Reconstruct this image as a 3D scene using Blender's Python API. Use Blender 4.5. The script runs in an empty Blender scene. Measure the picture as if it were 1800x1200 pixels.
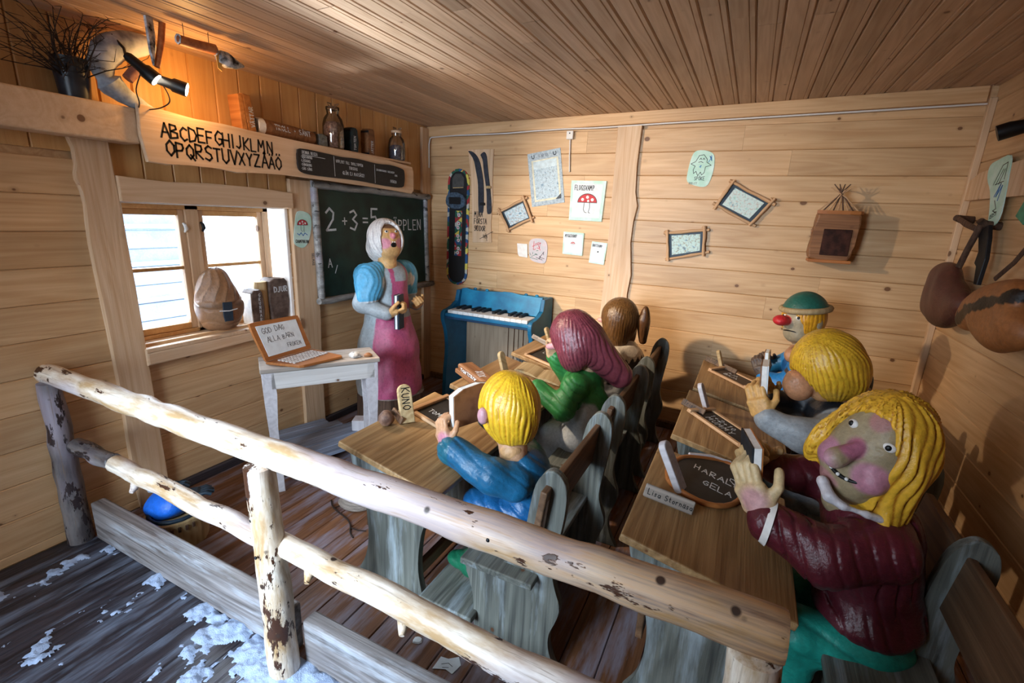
import bpy, bmesh, math, random
import numpy as np
from mathutils import Vector, Matrix

random.seed(7)
SC = bpy.context.scene
COL = SC.collection
PI = math.pi
V = Vector

# ------------------------------------------------------------------ camera
cam_d = bpy.data.cameras.new('camera')
cam_d.sensor_width = 36.0
cam_d.lens = 36.0 * 835.67 / 1800.0
cam_d.clip_start = 0.02
cam = bpy.data.objects.new('camera', cam_d)
COL.objects.link(cam)
_yaw, _pitch, _roll = -0.44924, 0.25560, 0.042755
_f = V((math.sin(_yaw) * math.cos(_pitch), math.cos(_yaw) * math.cos(_pitch), -math.sin(_pitch)))
_r = _f.cross(V((0, 0, 1))).normalized()
_u = _r.cross(_f)
_r, _u = (_r * math.cos(_roll) + _u * math.sin(_roll)), (_u * math.cos(_roll) - _r * math.sin(_roll))
cam.matrix_world = Matrix(((_r.x, _u.x, -_f.x, 2.75), (_r.y, _u.y, -_f.y, 0.0),
                           (_r.z, _u.z, -_f.z, 1.6), (0, 0, 0, 1)))
SC.camera = cam

# ------------------------------------------------------------------ world, lights, exposure
W = bpy.data.worlds.new('winter_sky')
SC.world = W
W.use_nodes = True
W.node_tree.nodes['Background'].inputs[0].default_value = (0.62, 0.78, 1.0, 1)
W.node_tree.nodes['Background'].inputs[1].default_value = 7.0
SC.view_settings.view_transform = 'Standard'
SC.view_settings.look = 'None'
SC.view_settings.gamma = 1.0
SC.view_settings.use_curve_mapping = False
SC.view_settings.exposure = 0.0


def light(name, kind, loc, target, energy, color, **kw):
    d = bpy.data.lights.new(name, kind)
    d.energy = energy
    d.color = color
    for k, v in kw.items():
        setattr(d, k, v)
    o = bpy.data.objects.new(name, d)
    COL.objects.link(o)
    o.location = loc
    o.rotation_euler = (V(target) - V(loc)).to_track_quat('-Z', 'Y').to_euler()
    return o


COOL = (0.66, 0.82, 1.0)
WARM = (1.0, 0.80, 0.58)
# daylight falling in through the window of the left wall (sky above the yard)
light('window_daylight', 'AREA', (-1.15, 1.75, 2.35), (0.6, 1.85, 0.6), 210, (0.80, 0.90, 1.0), shape='RECTANGLE', size=1.5, size_y=1.2, spread=math.radians(125))
# daylight falling in through the open doorway behind the camera
light('doorway_daylight', 'AREA', (1.35, -1.22, 1.45), (1.60, 2.5, 0.35), 52, (0.68, 0.84, 1.0), shape='RECTANGLE', size=0.9, size_y=1.6, spread=math.radians(80))
# the two lit spot lamps on the shelf above the window (their housings are built below)
light('shelf_spot_light', 'SPOT', (0.40, 1.47, 2.09), (1.65, 2.5, 0.7), 185, WARM, spot_size=math.radians(66), spot_blend=0.8, shadow_soft_size=0.04)
light('shelf_spot_light', 'SPOT', (0.42, 1.53, 2.09), (1.90, 3.6, 1.45), 215, WARM, spot_size=math.radians(64), spot_blend=0.9, shadow_soft_size=0.04)
# bare glow of those lamps on the boards round them
light('shelf_lamp_spill', 'POINT', (0.27, 1.56, 2.12), (0, 0, 0), 5.0, (1.0, 0.52, 0.16), shadow_soft_size=0.03)
# sunlit snow outside throwing light up through the window onto the ceiling
light('snow_bounce', 'AREA', (-0.75, 1.75, 0.30), (1.3, 1.95, 2.4), 260, (0.86, 0.93, 1.0), shape='RECTANGLE', size=1.1, size_y=0.4, spread=math.radians(85))
# added fill under the ceiling for general brightness, no lamp hangs there
light('ceiling_fill_light', 'AREA', (1.9, 0.55, 2.28), (2.0, 3.2, 1.1), 2.5, (1.0, 0.86, 0.70), shape='DISK', size=0.5)

# ------------------------------------------------------------------ helpers


def lin(h):
    if isinstance(h, str):
        h = h.lstrip('#')
        c = [int(h[i:i + 2], 16) / 255 for i in (0, 2, 4)]
    else:
        c = list(h)
    return tuple((x / 12.92) if x <= 0.04045 else ((x + 0.055) / 1.055) ** 2.4 for x in c)


def props(o, label=None, cat=None, group=None, kind=None):
    if label:
        o['label'] = label
    if cat:
        o['category'] = cat
    if group:
        o['group'] = group
    if kind:
        o['kind'] = kind
    return o


def empty(name, loc, label=None, cat=None, group=None, kind=None, rotz=0.0):
    o = bpy.data.objects.new(name, None)
    o.empty_display_size = 0.05
    COL.objects.link(o)
    o.location = loc
    o.rotation_euler = (0, 0, rotz)
    return props(o, label, cat, group, kind)


def link(name, me, mat=None, parent=None, M=None, label=None, cat=None, group=None, kind=None, world=False):
    """link a mesh; M is the matrix in the parent's space (or world space if world=True)"""
    o = bpy.data.objects.new(name, me)
    COL.objects.link(o)
    if mat is not None and len(me.materials) == 0:
        me.materials.append(mat)
    M = M if M is not None else Matrix()
    if parent is not None:
        o.parent = parent
        if world:
            M = wmat(parent).inverted() @ M
    o.matrix_local = M
    return props(o, label, cat, group, kind)


def wmat(o):
    m = o.matrix_basis.copy()
    while o.parent:
        o = o.parent
        m = o.matrix_basis @ m
    return m


def bm_mesh(bm, name='mesh', smooth=False):
    bmesh.ops.recalc_face_normals(bm, faces=bm.faces)
    me = bpy.data.meshes.new(name)
    bm.to_mesh(me)
    bm.free()
    if smooth:
        me.polygons.foreach_set('use_smooth', [True] * len(me.polygons))
    return me


def smooth_by_angle(me, deg=40):
    me.polygons.foreach_set('use_smooth', [True] * len(me.polygons))
    try:
        me.set_sharp_from_angle(angle=math.radians(deg))
    except Exception:
        pass
    return me


def TR(x, y, z):
    return Matrix.Translation((x, y, z))


def RZ(a):
    return Matrix.Rotation(a, 4, 'Z')


def RX(a):
    return Matrix.Rotation(a, 4, 'X')


def RY(a):
    return Matrix.Rotation(a, 4, 'Y')


def frame(o, x, y):
    """matrix with origin o, X axis along x, Y axis in the plane of y, Z normal"""
    x = V(x).normalized()
    z = x.cross(V(y)).normalized()
    y = z.cross(x)
    return Matrix(((x.x, y.x, z.x, o[0]), (x.y, y.y, z.y, o[1]), (x.z, y.z, z.z, o[2]), (0, 0, 0, 1)))


def box_bm(bm, x0, x1, y0, y1, z0, z1, M=None):
    vs = [bm.verts.new((x, y, z)) for x in (x0, x1) for y in (y0, y1) for z in (z0, z1)]
    for f in ((0, 1, 3, 2), (4, 6, 7, 5), (0, 4, 5, 1), (2, 3, 7, 6), (0, 2, 6, 4), (1, 5, 7, 3)):
        bm.faces.new([vs[i] for i in f])
    if M is not None:
        bmesh.ops.transform(bm, matrix=M, verts=vs)
    return vs


def box_mesh(x0, x1, y0, y1, z0, z1, bev=0.0, seg=1, name='mesh'):
    bm = bmesh.new()
    box_bm(bm, x0, x1, y0, y1, z0, z1)
    if bev > 0:
        bmesh.ops.bevel(bm, geom=list(bm.edges), offset=bev, segments=seg, affect='EDGES', profile=0.5)
    return bm_mesh(bm, name)


def boxm(sx, sy, sz, bev=0.0, seg=1, name='mesh'):
    """box centred on its origin"""
    return box_mesh(-sx / 2, sx / 2, -sy / 2, sy / 2, -sz / 2, sz / 2, bev, seg, name)


def prism_mesh(pts, t, bev=0.0, seg=2, name='mesh'):
    """outline pts (x,y) extruded from z=0 to z=t, edges bevelled"""
    bm = bmesh.new()
    a = [bm.verts.new((p[0], p[1], 0)) for p in pts]
    b = [bm.verts.new((p[0], p[1], t)) for p in pts]
    n = len(pts)
    f1 = bm.faces.new(a[::-1])
    f2 = bm.faces.new(b)
    for i in range(n):
        bm.faces.new((a[i], a[(i + 1) % n], b[(i + 1) % n], b[i]))
    if bev > 0:
        es = [e for e in bm.edges if (e in f1.edges[:] or e in f2.edges[:])]
        bmesh.ops.bevel(bm, geom=es, offset=bev, segments=seg, affect='EDGES', profile=0.5)
    return bm_mesh(bm, name)


def smooth_pts(pts, n=6, closed=True):
    """Catmull-Rom through 2D or 3D points"""
    out = []
    P = [np.array(p, float) for p in pts]
    m = len(P)
    rng = range(m) if closed else range(m - 1)
    for i in rng:
        if closed:
            p0, p1, p2, p3 = P[i - 1], P[i], P[(i + 1) % m], P[(i + 2) % m]
        else:
            p0, p1, p2, p3 = P[max(i - 1, 0)], P[i], P[i + 1], P[min(i + 2, m - 1)]
        for k in range(n):
            t = k / n
            out.append(0.5 * ((2 * p1) + (-p0 + p2) * t + (2 * p0 - 5 * p1 + 4 * p2 - p3) * t * t + (-p0 + 3 * p1 - 3 * p2 + p3) * t ** 3))
    if not closed:
        out.append(P[-1])
    return [tuple(p) for p in out]


def tube_bm(bm, pts, rad, seg=10, wob=0.0, sq=1.0, seed=0, cap=True):
    """tube through 3D points; rad number or list; wob = surface unevenness"""
    rng = random.Random(seed)
    P = [V(p) for p in pts]
    n = len(P)
    if not hasattr(rad, '__len__'):
        rad = [rad] * n
    T = []
    for i in range(n):
        T.append((P[min(i + 1, n - 1)] - P[max(i - 1, 0)]).normalized())
    up = V((0, 0, 1)) if abs(T[0].z) < 0.9 else V((1, 0, 0))
    a = (up - T[0] * up.dot(T[0])).normalized()
    rings = []
    for i in range(n):
        a = (a - T[i] * a.dot(T[i])).normalized()
        b = T[i].cross(a)
        ring = []
        for k in range(seg):
            th = 2 * PI * k / seg
            r = rad[i] * (1 + wob * (rng.random() - 0.5))
            ring.append(bm.verts.new(P[i] + a * (math.cos(th) * r) + b * (math.sin(th) * r * sq)))
        rings.append(ring)
    for i in range(n - 1):
        for k in range(seg):
            bm.faces.new((rings[i][k], rings[i][(k + 1) % seg], rings[i + 1][(k + 1) % seg], rings[i + 1][k]))
    if cap:
        bm.faces.new(rings[0][::-1])
        bm.faces.new(rings[-1])
    return rings


def tube_mesh(pts, rad, seg=10, wob=0.0, sq=1.0, seed=0, smooth=True, name='mesh'):
    bm = bmesh.new()
    tube_bm(bm, pts, rad, seg, wob, sq, seed)
    me = bm_mesh(bm, name)
    if smooth:
        smooth_by_angle(me, 50)
    return me


def lathe_mesh(prof, seg=24, name='mesh', wob=0.0, seed=1):
    """profile [(r,z)...] turned round Z"""
    rng = random.Random(seed)
    bm = bmesh.new()
    rings = []
    w = [1 + wob * (rng.random() - 0.5) for _ in range(seg)]
    for r, z in prof:
        if r < 1e-5:
            rings.append([bm.verts.new((0, 0, z))])
        else:
            rings.append([bm.verts.new((r * w[k] * math.cos(2 * PI * k / seg), r * w[k] * math.sin(2 * PI * k / seg), z)) for k in range(seg)])
    for a, b in zip(rings, rings[1:]):
        if len(a) == 1 and len(b) == 1:
            continue
        for k in range(seg):
            k2 = (k + 1) % seg
            if len(a) == 1:
                bm.faces.new((a[0], b[k2], b[k]))
            elif len(b) == 1:
                bm.faces.new((a[k], a[k2], b[0]))
            else:
                bm.faces.new((a[k], a[k2], b[k2], b[k]))
    for rr in (rings[0], rings[-1]):
        if len(rr) > 2:
            bm.faces.new(rr)
    me = bm_mesh(bm, name)
    return smooth_by_angle(me, 40)


def ball_mesh(rx, ry, rz, seg=16, rings=10, name='mesh'):
    bm = bmesh.new()
    bmesh.ops.create_uvsphere(bm, u_segments=seg, v_segments=rings, radius=1.0)
    bmesh.ops.scale(bm, vec=(rx, ry, rz), verts=bm.verts)
    return bm_mesh(bm, name, True)


# ------------------------------------------------------------------ materials
class NT:
    def __init__(self, name, rough=0.6, spec=0.4):
        self.m = bpy.data.materials.new(name)
        self.m.use_nodes = True
        self.t = self.m.node_tree
        self.b = self.t.nodes['Principled BSDF']
        self.b.inputs['Roughness'].default_value = rough
        self.b.inputs['Specular IOR Level'].default_value = spec

    def n(self, typ, **kw):
        x = self.t.nodes.new(typ)
        for k, v in kw.items():
            if k.startswith('i_'):
                x.inputs[k[2:]].default_value = v
            else:
                setattr(x, k, v)
        return x

    def l(self, a, b):
        self.t.links.new(a, b)

    def math(self, op, a, b=None, c=None, clamp=False):
        x = self.n('ShaderNodeMath', operation=op, use_clamp=clamp)
        for i, v in enumerate((a, b, c)):
            if v is None:
                continue
            if isinstance(v, (int, float)):
                x.inputs[i].default_value = v
            else:
                self.l(v, x.inputs[i])
        return x.outputs[0]

    def mix(self, fac, a, b, blend='MIX'):
        x = self.n('ShaderNodeMix', data_type='RGBA', blend_type=blend)
        for k, v in ((0, fac), (6, a), (7, b)):
            if isinstance(v, (int, float)):
                x.inputs[k].default_value = v
            elif isinstance(v, tuple):
                x.inputs[k].default_value = (*v[:3], 1)
            else:
                self.l(v, x.inputs[k])
        return x.outputs[2]

    def ramp(self, fac, stops, interp='LINEAR'):
        x = self.n('ShaderNodeValToRGB')
        x.color_ramp.interpolation = interp
        els = x.color_ramp.elements
        while len(els) < len(stops):
            els.new(0.5)
        for e, (p, c) in zip(els, stops):
            e.position = p
            e.color = (c, c, c, 1) if isinstance(c, (int, float)) else (*c[:3], 1)
        self.l(fac, x.inputs[0])
        return x.outputs[0]

    def coords(self, grain='x', offset=True):
        tc = self.n('ShaderNodeTexCoord')
        sep = self.n('ShaderNodeSeparateXYZ')
        self.l(tc.outputs['Object'], sep.inputs[0])
        comb = self.n('ShaderNodeCombineXYZ')
        order = {'x': (0, 1, 2), 'y': (1, 0, 2), 'z': (2, 0, 1)}[grain]
        for i, k in enumerate(order):
            self.l(sep.outputs[k], comb.inputs[i])
        v = comb.outputs[0]
        if offset:
            oi = self.n('ShaderNodeObjectInfo')
            s = self.n('ShaderNodeVectorMath', operation='SCALE')
            s.inputs[0].default_value = (37.0, 11.0, 23.0)
            self.l(oi.outputs['Random'], s.inputs['Scale'])
            a = self.n('ShaderNodeVectorMath', operation='ADD')
            self.l(v, a.inputs[0])
            self.l(s.outputs[0], a.inputs[1])
            v = a.outputs[0]
            self.rand = oi.outputs['Random']
        return v

    def scale(self, v, s):
        m = self.n('ShaderNodeVectorMath', operation='MULTIPLY')
        m.inputs[1].default_value = s
        self.l(v, m.inputs[0])
        return m.outputs[0]

    def noise(self, v, scale=1.0, detail=4, rough=0.55, dist=0.0):
        x = self.n('ShaderNodeTexNoise', i_Scale=scale, i_Detail=detail, i_Roughness=rough, i_Distortion=dist)
        self.l(v, x.inputs['Vector'])
        return x.outputs['Fac']

    def bump(self, h, strength=0.3, dist=0.01):
        x = self.n('ShaderNodeBump', i_Strength=strength, i_Distance=dist)
        self.l(h, x.inputs['Height'])
        self.l(x.outputs[0], self.b.inputs['Normal'])


def wood(name, c1, c2, knot=(0.13, 0.05, 0.02), grain='x', knots=1.0, rough=0.55, contrast=1.0, vary=0.18,
         wear=None, wear_amt=0.5, bump=0.25, kscale=8.0, spec=0.35):
    """sawn softwood: streaky grain along one axis, growth-ring figure, knots, per-piece tone"""
    N = NT(name, rough, spec)
    v = N.coords(grain)
    w1 = N.noise(N.scale(v, (1.2, 3.0, 3.0)), 1.0, 2)
    fine = N.noise(N.scale(v, (4.0, 160.0, 160.0)), 1.0, 3)
    mid = N.noise(N.scale(v, (1.6, 34.0, 34.0)), 1.0, 4, 0.6, 0.4)
    fn = N.noise(N.scale(v, (0.55, 7.0, 7.0)), 1.0, 2, 0.4, 0.3)
    fig = N.math('MULTIPLY_ADD', N.math('SINE', N.math('MULTIPLY', fn, 75.0)), 0.5, 0.5)
    g = N.math('ADD', N.math('MULTIPLY', mid, 0.62), N.math('MULTIPLY', fig, 0.14))
    g = N.math('ADD', g, N.math('MULTIPLY', fine, 0.26))
    g = N.ramp(g, [(0.5 - 0.28 / max(contrast, .1), 0.0), (0.5 + 0.3 / max(contrast, .1), 1.0)])
    col = N.mix(g, lin(c2), lin(c1))
    tone = N.ramp(w1, [(0.3, 0.86), (0.7, 1.1)])
    col = N.mix(1.0, col, tone, 'MULTIPLY')
    rv = N.n('ShaderNodeMapRange')
    rv.inputs['To Min'].default_value = 1 - vary
    rv.inputs['To Max'].default_value = 1 + vary * 0.6
    N.l(N.rand, rv.inputs['Value'])
    hue = N.n('ShaderNodeHueSaturation')
    N.l(rv.outputs[0], hue.inputs['Value'])
    N.l(col, hue.inputs['Color'])
    col = hue.outputs[0]
    if knots > 0:
        vo = N.n('ShaderNodeTexVoronoi', feature='F1', i_Scale=kscale)
        N.l(N.scale(v, (0.8, 1.0, 1.0)), vo.inputs['Vector'])
        sc = N.n('ShaderNodeSeparateColor')
        N.l(vo.outputs['Color'], sc.inputs[0])
        rad = N.math('MULTIPLY', N.math('POWER', sc.outputs[0], 2.0), 0.10 * knots)
        rad = N.math('ADD', rad, 0.006 * knots)
        d = N.math('SUBTRACT', vo.outputs['Distance'], rad)
        core = N.ramp(N.math('MULTIPLY_ADD', d, 14.0, 0.5), [(0.40, 1.0), (0.62, 0.0)])
        halo = N.ramp(N.math('MULTIPLY_ADD', d, 5.0, 0.3), [(0.25, 1.0), (0.7, 0.0)])
        col = N.mix(N.math('MULTIPLY', halo, 0.45), col, tuple(x * 0.62 for x in lin(c2)))
        col = N.mix(N.math('MULTIPLY', core, 0.85), col, knot)
    if wear is not None:
        wn = N.noise(N.scale(v, (2.0, 14.0, 14.0)), 1.0, 5, 0.65)
        wf = N.ramp(wn, [(0.62 - 0.3 * wear_amt, 0.0), (0.80 - 0.3 * wear_amt, 1.0)])
        col = N.mix(wf, col, lin(wear))
    N.l(col, N.b.inputs['Base Color'])
    N.bump(N.math('ADD', fine, N.math('MULTIPLY', mid, 1.5)), bump, 0.003)
    return N.m


def plain(name, c, rough=0.6, spec=0.4, metal=0.0, noise=0.12, scale=30.0, bump=0.1, c2=None, emit=0.0):
    N = NT(name, rough, spec)
    v = N.coords('x')
    n1 = N.noise(v, scale, 4)
    base = lin(c)
    lo = lin(c2) if c2 else tuple(x * (1 - noise * 2) for x in base)
    col = N.mix(N.ramp(n1, [(0.35, 0.0), (0.62, 1.0)]), lo, base)
    N.l(col, N.b.inputs['Base Color'])
    N.b.inputs['Metallic'].default_value = metal
    if bump:
        N.bump(n1, bump, 0.004)
    if emit:
        N.b.inputs['Emission Color'].default_value = (*base, 1)
        N.b.inputs['Emission Strength'].default_value = emit
    return N.m


def carved(name='painted_carved_wood', rough=0.42, bump=0.5, scale=60.0):
    """painted carved wood: paint colour is stored per vertex, brush and gouge relief on top"""
    N = NT(name, rough, 0.45)
    v = N.coords('x', False)
    at = N.n('ShaderNodeAttribute', attribute_name='Col')
    n1 = N.noise(v, scale, 5, 0.65)
    n2 = N.noise(N.scale(v, (14, 14, 5)), 1.0, 3)
    m = N.mix(1.0, at.outputs['Color'], N.ramp(n1, [(0.3, 0.78), (0.7, 1.14)]), 'MULTIPLY')
    m = N.mix(1.0, m, N.ramp(n2, [(0.3, 0.85), (0.7, 1.1)]), 'MULTIPLY')
    N.l(m, N.b.inputs['Base Color'])
    N.bump(N.math('ADD', n1, n2), bump, 0.006)
    return N.m


PINE = wood('pine_wall_board', '#deba8f', '#bd9265', contrast=1.1, knots=1.25, rough=0.42, vary=0.10)
PINE_C = wood('pine_ceiling_board', '#d2b294', '#ae8b6c', contrast=1.2, knots=0.9, rough=0.5, vary=0.16)
PINE_P = wood('pine_pale_plank', '#e3c6a6', '#c9a27c', contrast=0.9, knots=1.2, rough=0.5, vary=0.08, kscale=6.5)
PINE_Z = wood('pine_pale_post', '#e3c6a6', '#c39a72', contrast=1.1, knots=1.2, rough=0.5, vary=0.08, grain='z', kscale=6.0)
PINE_Y = wood('pine_live_edge_plank', '#e3c6a6', '#c39a72', contrast=1.1, knots=1.4, rough=0.5, vary=0.08, grain='y', kscale=6.0)
GREY_Y = wood('weathered_grey_end_panel', '#7d8078', '#454744', contrast=1.5, knots=0.6, rough=0.65, vary=0.12, grain='y', bump=0.5, wear='#98a3a8', wear_amt=0.35)
PINE_V = wood('pine_vertical_board', '#dfb27a', '#c18d52', contrast=0.8, knots=0.9, rough=0.45, vary=0.08)
FLOOR = wood('worn_floor_plank', '#8a5f42', '#5b3822', contrast=1.3, knots=0.8, rough=0.45, vary=0.15, wear='#8d8794', wear_amt=0.55, bump=0.4)
WALK = wood('walkway_plank', '#433f47', '#201c20', contrast=1.6, knots=0.6, rough=0.35, vary=0.2, wear='#6b7486', wear_amt=0.42, bump=0.5)
GREY_X = wood('weathered_grey_plank', '#a79b90', '#6c625a', contrast=1.5, knots=0.6, rough=0.7, vary=0.1, bump=0.5)
GREY_Z = wood('weathered_grey_panel', '#7d8078', '#454744', contrast=1.5, knots=0.6, rough=0.65, vary=0.12, grain='z', bump=0.5, wear='#98a3a8', wear_amt=0.35)
DESKTOP = wood('worn_desktop', '#b08e62', '#7b5a36', contrast=1.5, knots=0.5, rough=0.5, vary=0.10, grain='y', bump=0.5)
DESKTOP_D = wood('worn_desktop_grey', '#8d7860', '#584530', contrast=1.5, knots=0.5, rough=0.5, vary=0.10, grain='y', bump=0.5)
BASEB = wood('dark_baseboard', '#4a4348', '#241e20', knots=0.2, rough=0.6, grain='y')
BACKB = wood('bench_back_board', '#7d5f46', '#4a3424', contrast=1.3, knots=0.6, rough=0.55, vary=0.12, grain='y', bump=0.4)
WHITEW = wood('whitewashed_wood', '#d3cfd2', '#a9a2a6', contrast=1.0, knots=0.9, rough=0.6, vary=0.08, grain='z')
WHITEX = wood('whitewashed_board', '#d6d3d0', '#b0a8a2', contrast=1.0, knots=0.9, rough=0.6, vary=0.08, grain='x')
TWIGW = wood('peeled_twig_wood', '#d9b48d', '#a87a50', contrast=1.0, knots=0.5, rough=0.6, vary=0.12, grain='x')
LIGHTW = wood('pale_sign_wood', '#c4ad84', '#93764c', contrast=1.2, knots=0.3, rough=0.6, vary=0.08, grain='z')
BROWNW = wood('brown_carved_wood', '#9a6b45', '#6a4227', contrast=1.3, knots=0.3, rough=0.5, vary=0.12, grain='x', bump=0.6)
DARKW = wood('dark_bark_wood', '#6b5040', '#35241a', contrast=1.6, knots=0.2, rough=0.8, vary=0.1, grain='z', bump=1.0)
ORANGEW = wood('orange_frame_wood', '#b8763f', '#8a4f26', contrast=1.0, knots=0.3, rough=0.5, vary=0.1, grain='x')
BLACKP = plain('black_paint', '#17181c', 0.5, noise=0.2, scale=60)
BLACK = plain('black_matte', '#0c0c0e', 0.45, bump=0)
WHITEP = plain('white_paint', '#e9e6e2', 0.5, noise=0.08)
CHALK = plain('chalk_mark', '#d9dde0', 0.9, noise=0.2, scale=200, bump=0)
INK = plain('black_ink', '#101114', 0.5, bump=0)
INKG = plain('grey_marker', '#5a5f66', 0.6, bump=0)
SLATE = plain('slate_face', '#2c2826', 0.6, noise=0.25, scale=14)
BOARDG = plain('green_chalkboard', '#16342d', 0.55, noise=0.3, scale=6, c2='#0c211d', bump=0.05)
PAPER = plain('white_paper', '#dfe6ea', 0.7, noise=0.05, bump=0)
MINT = plain('mint_card', '#b9e0cf', 0.6, noise=0.1, scale=14, c2='#d6efe6', bump=0)
RED = plain('red_crayon', '#c8323c', 0.6, noise=0.1, bump=0)
BLUEI = plain('blue_crayon', '#3f7fc0', 0.6, noise=0.1, bump=0)
METAL = plain('dark_metal', '#22252a', 0.4, metal=0.6, bump=0)
CABLE = plain('white_plastic', '#dfdcd8', 0.4, noise=0.02, bump=0)
CARVED = carved()
CARVED_G = carved('glossy_painted_carving', rough=0.30, bump=0.6, scale=45.0)


def bark_mat(name, peeled='#ece4d8', peeled2='#b09068', bark='#4a2c1c', amount=0.5, grain='x', tail=False):
    N = NT(name, 0.45, 0.4)
    v = N.coords(grain)
    a = N.noise(N.scale(v, (5.0, 22.0, 22.0)), 1.0, 5, 0.6)
    b = N.noise(N.scale(v, (5.0, 15.0, 15.0)), 1.0, 5, 0.7)
    c = N.noise(N.scale(v, (18.0, 90.0, 90.0)), 1.0, 3, 0.6)
    sm = N.noise(N.scale(v, (1.3, 3.0, 3.0)), 1.0, 2)
    col = N.mix(N.ramp(a, [(0.35, 0.0), (0.65, 1.0)]), lin(peeled2), lin(peeled))
    col = N.mix(N.ramp(sm, [(0.52, 0.0), (0.60, 0.6)]), col, lin('#a99fae'))
    ln = N.noise(N.scale(v, (3.0, 120.0, 120.0)), 1.0, 3, 0.6)
    col = N.mix(N.ramp(ln, [(0.56, 0.0), (0.70, 0.55)]), col, lin('#7a6552'))
    if tail:
        sx = N.n('ShaderNodeSeparateXYZ')
        tcx = N.n('ShaderNodeTexCoord')
        N.l(tcx.outputs['Object'], sx.inputs[0])
        br = N.ramp(N.math('MULTIPLY_ADD', N.math('ADD', sx.outputs[0], N.math('MULTIPLY', a, 2.2)), 0.8, -2.35), [(0.0, 0.0), (1.0, 0.9)])
        col = N.mix(br, col, N.mix(N.ramp(ln, [(.35, 0.0), (.65, 1.0)]), lin('#5a3319'), lin('#b98a58')))
    k = N.ramp(b, [(0.50 + 0.18 * (1 - amount), 0.0), (0.525 + 0.18 * (1 - amount), 1.0)])
    bk = N.mix(c, tuple(x * 0.5 for x in lin(bark)), lin(bark))
    col = N.mix(k, col, bk)
    vo = N.n('ShaderNodeTexVoronoi', feature='F1', i_Scale=9.0)
    N.l(v, vo.inputs['Vector'])
    kn = N.ramp(vo.outputs['Distance'], [(0.07, 1.0), (0.11, 0.0)])
    col = N.mix(kn, col, lin('#3a2a22'))
    N.l(col, N.b.inputs['Base Color'])
    N.bump(N.math('ADD', N.math('MULTIPLY', k, 0.8), N.math('MULTIPLY', a, 0.7)), 0.6, 0.006)
    return N.m


LOG = bark_mat('peeled_log', amount=0.38)
LOGT = bark_mat('peeled_log_browner_at_one_end', amount=0.40, tail=True)
LOGD = bark_mat('half_barked_log', peeled='#c79a6c', peeled2='#8a5a34', amount=0.62)
LOGZ = bark_mat('peeled_log_post', amount=0.72, grain='z')
LOGZD = bark_mat('dark_barked_post', peeled='#7d7878', peeled2='#494446', bark='#3a2e30', amount=0.6, grain='z')
LOGXD = bark_mat('dark_barked_rail', peeled='#7d7878', peeled2='#494446', bark='#2b2226', amount=0.9)


def glass_mat(name, tint=(0.95, 0.98, 1.0), amt=0.12):
    m = bpy.data.materials.new(name)
    m.use_nodes = True
    t = m.node_tree
    t.nodes.clear()
    out = t.nodes.new('ShaderNodeOutputMaterial')
    mx = t.nodes.new('ShaderNodeMixShader')
    tr = t.nodes.new('ShaderNodeBsdfTransparent')
    tr.inputs[0].default_value = (*tint, 1)
    gl = t.nodes.new('ShaderNodeBsdfGlossy')
    gl.inputs['Roughness'].default_value = 0.05
    fr = t.nodes.new('ShaderNodeFresnel')
    fr.inputs[0].default_value = 1.35
    ad = t.nodes.new('ShaderNodeMath')
    ad.operation = 'ADD'
    ad.inputs[1].default_value = amt * 0.3
    t.links.new(fr.outputs[0], ad.inputs[0])
    t.links.new(ad.outputs[0], mx.inputs[0])
    t.links.new(tr.outputs[0], mx.inputs[1])
    t.links.new(gl.outputs[0], mx.inputs[2])
    t.links.new(mx.outputs[0], out.inputs[0])
    return m


GLASS = glass_mat('window_glass')
JARG = glass_mat('jar_glass', (0.86, 0.88, 0.92), 0.5)

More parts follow.
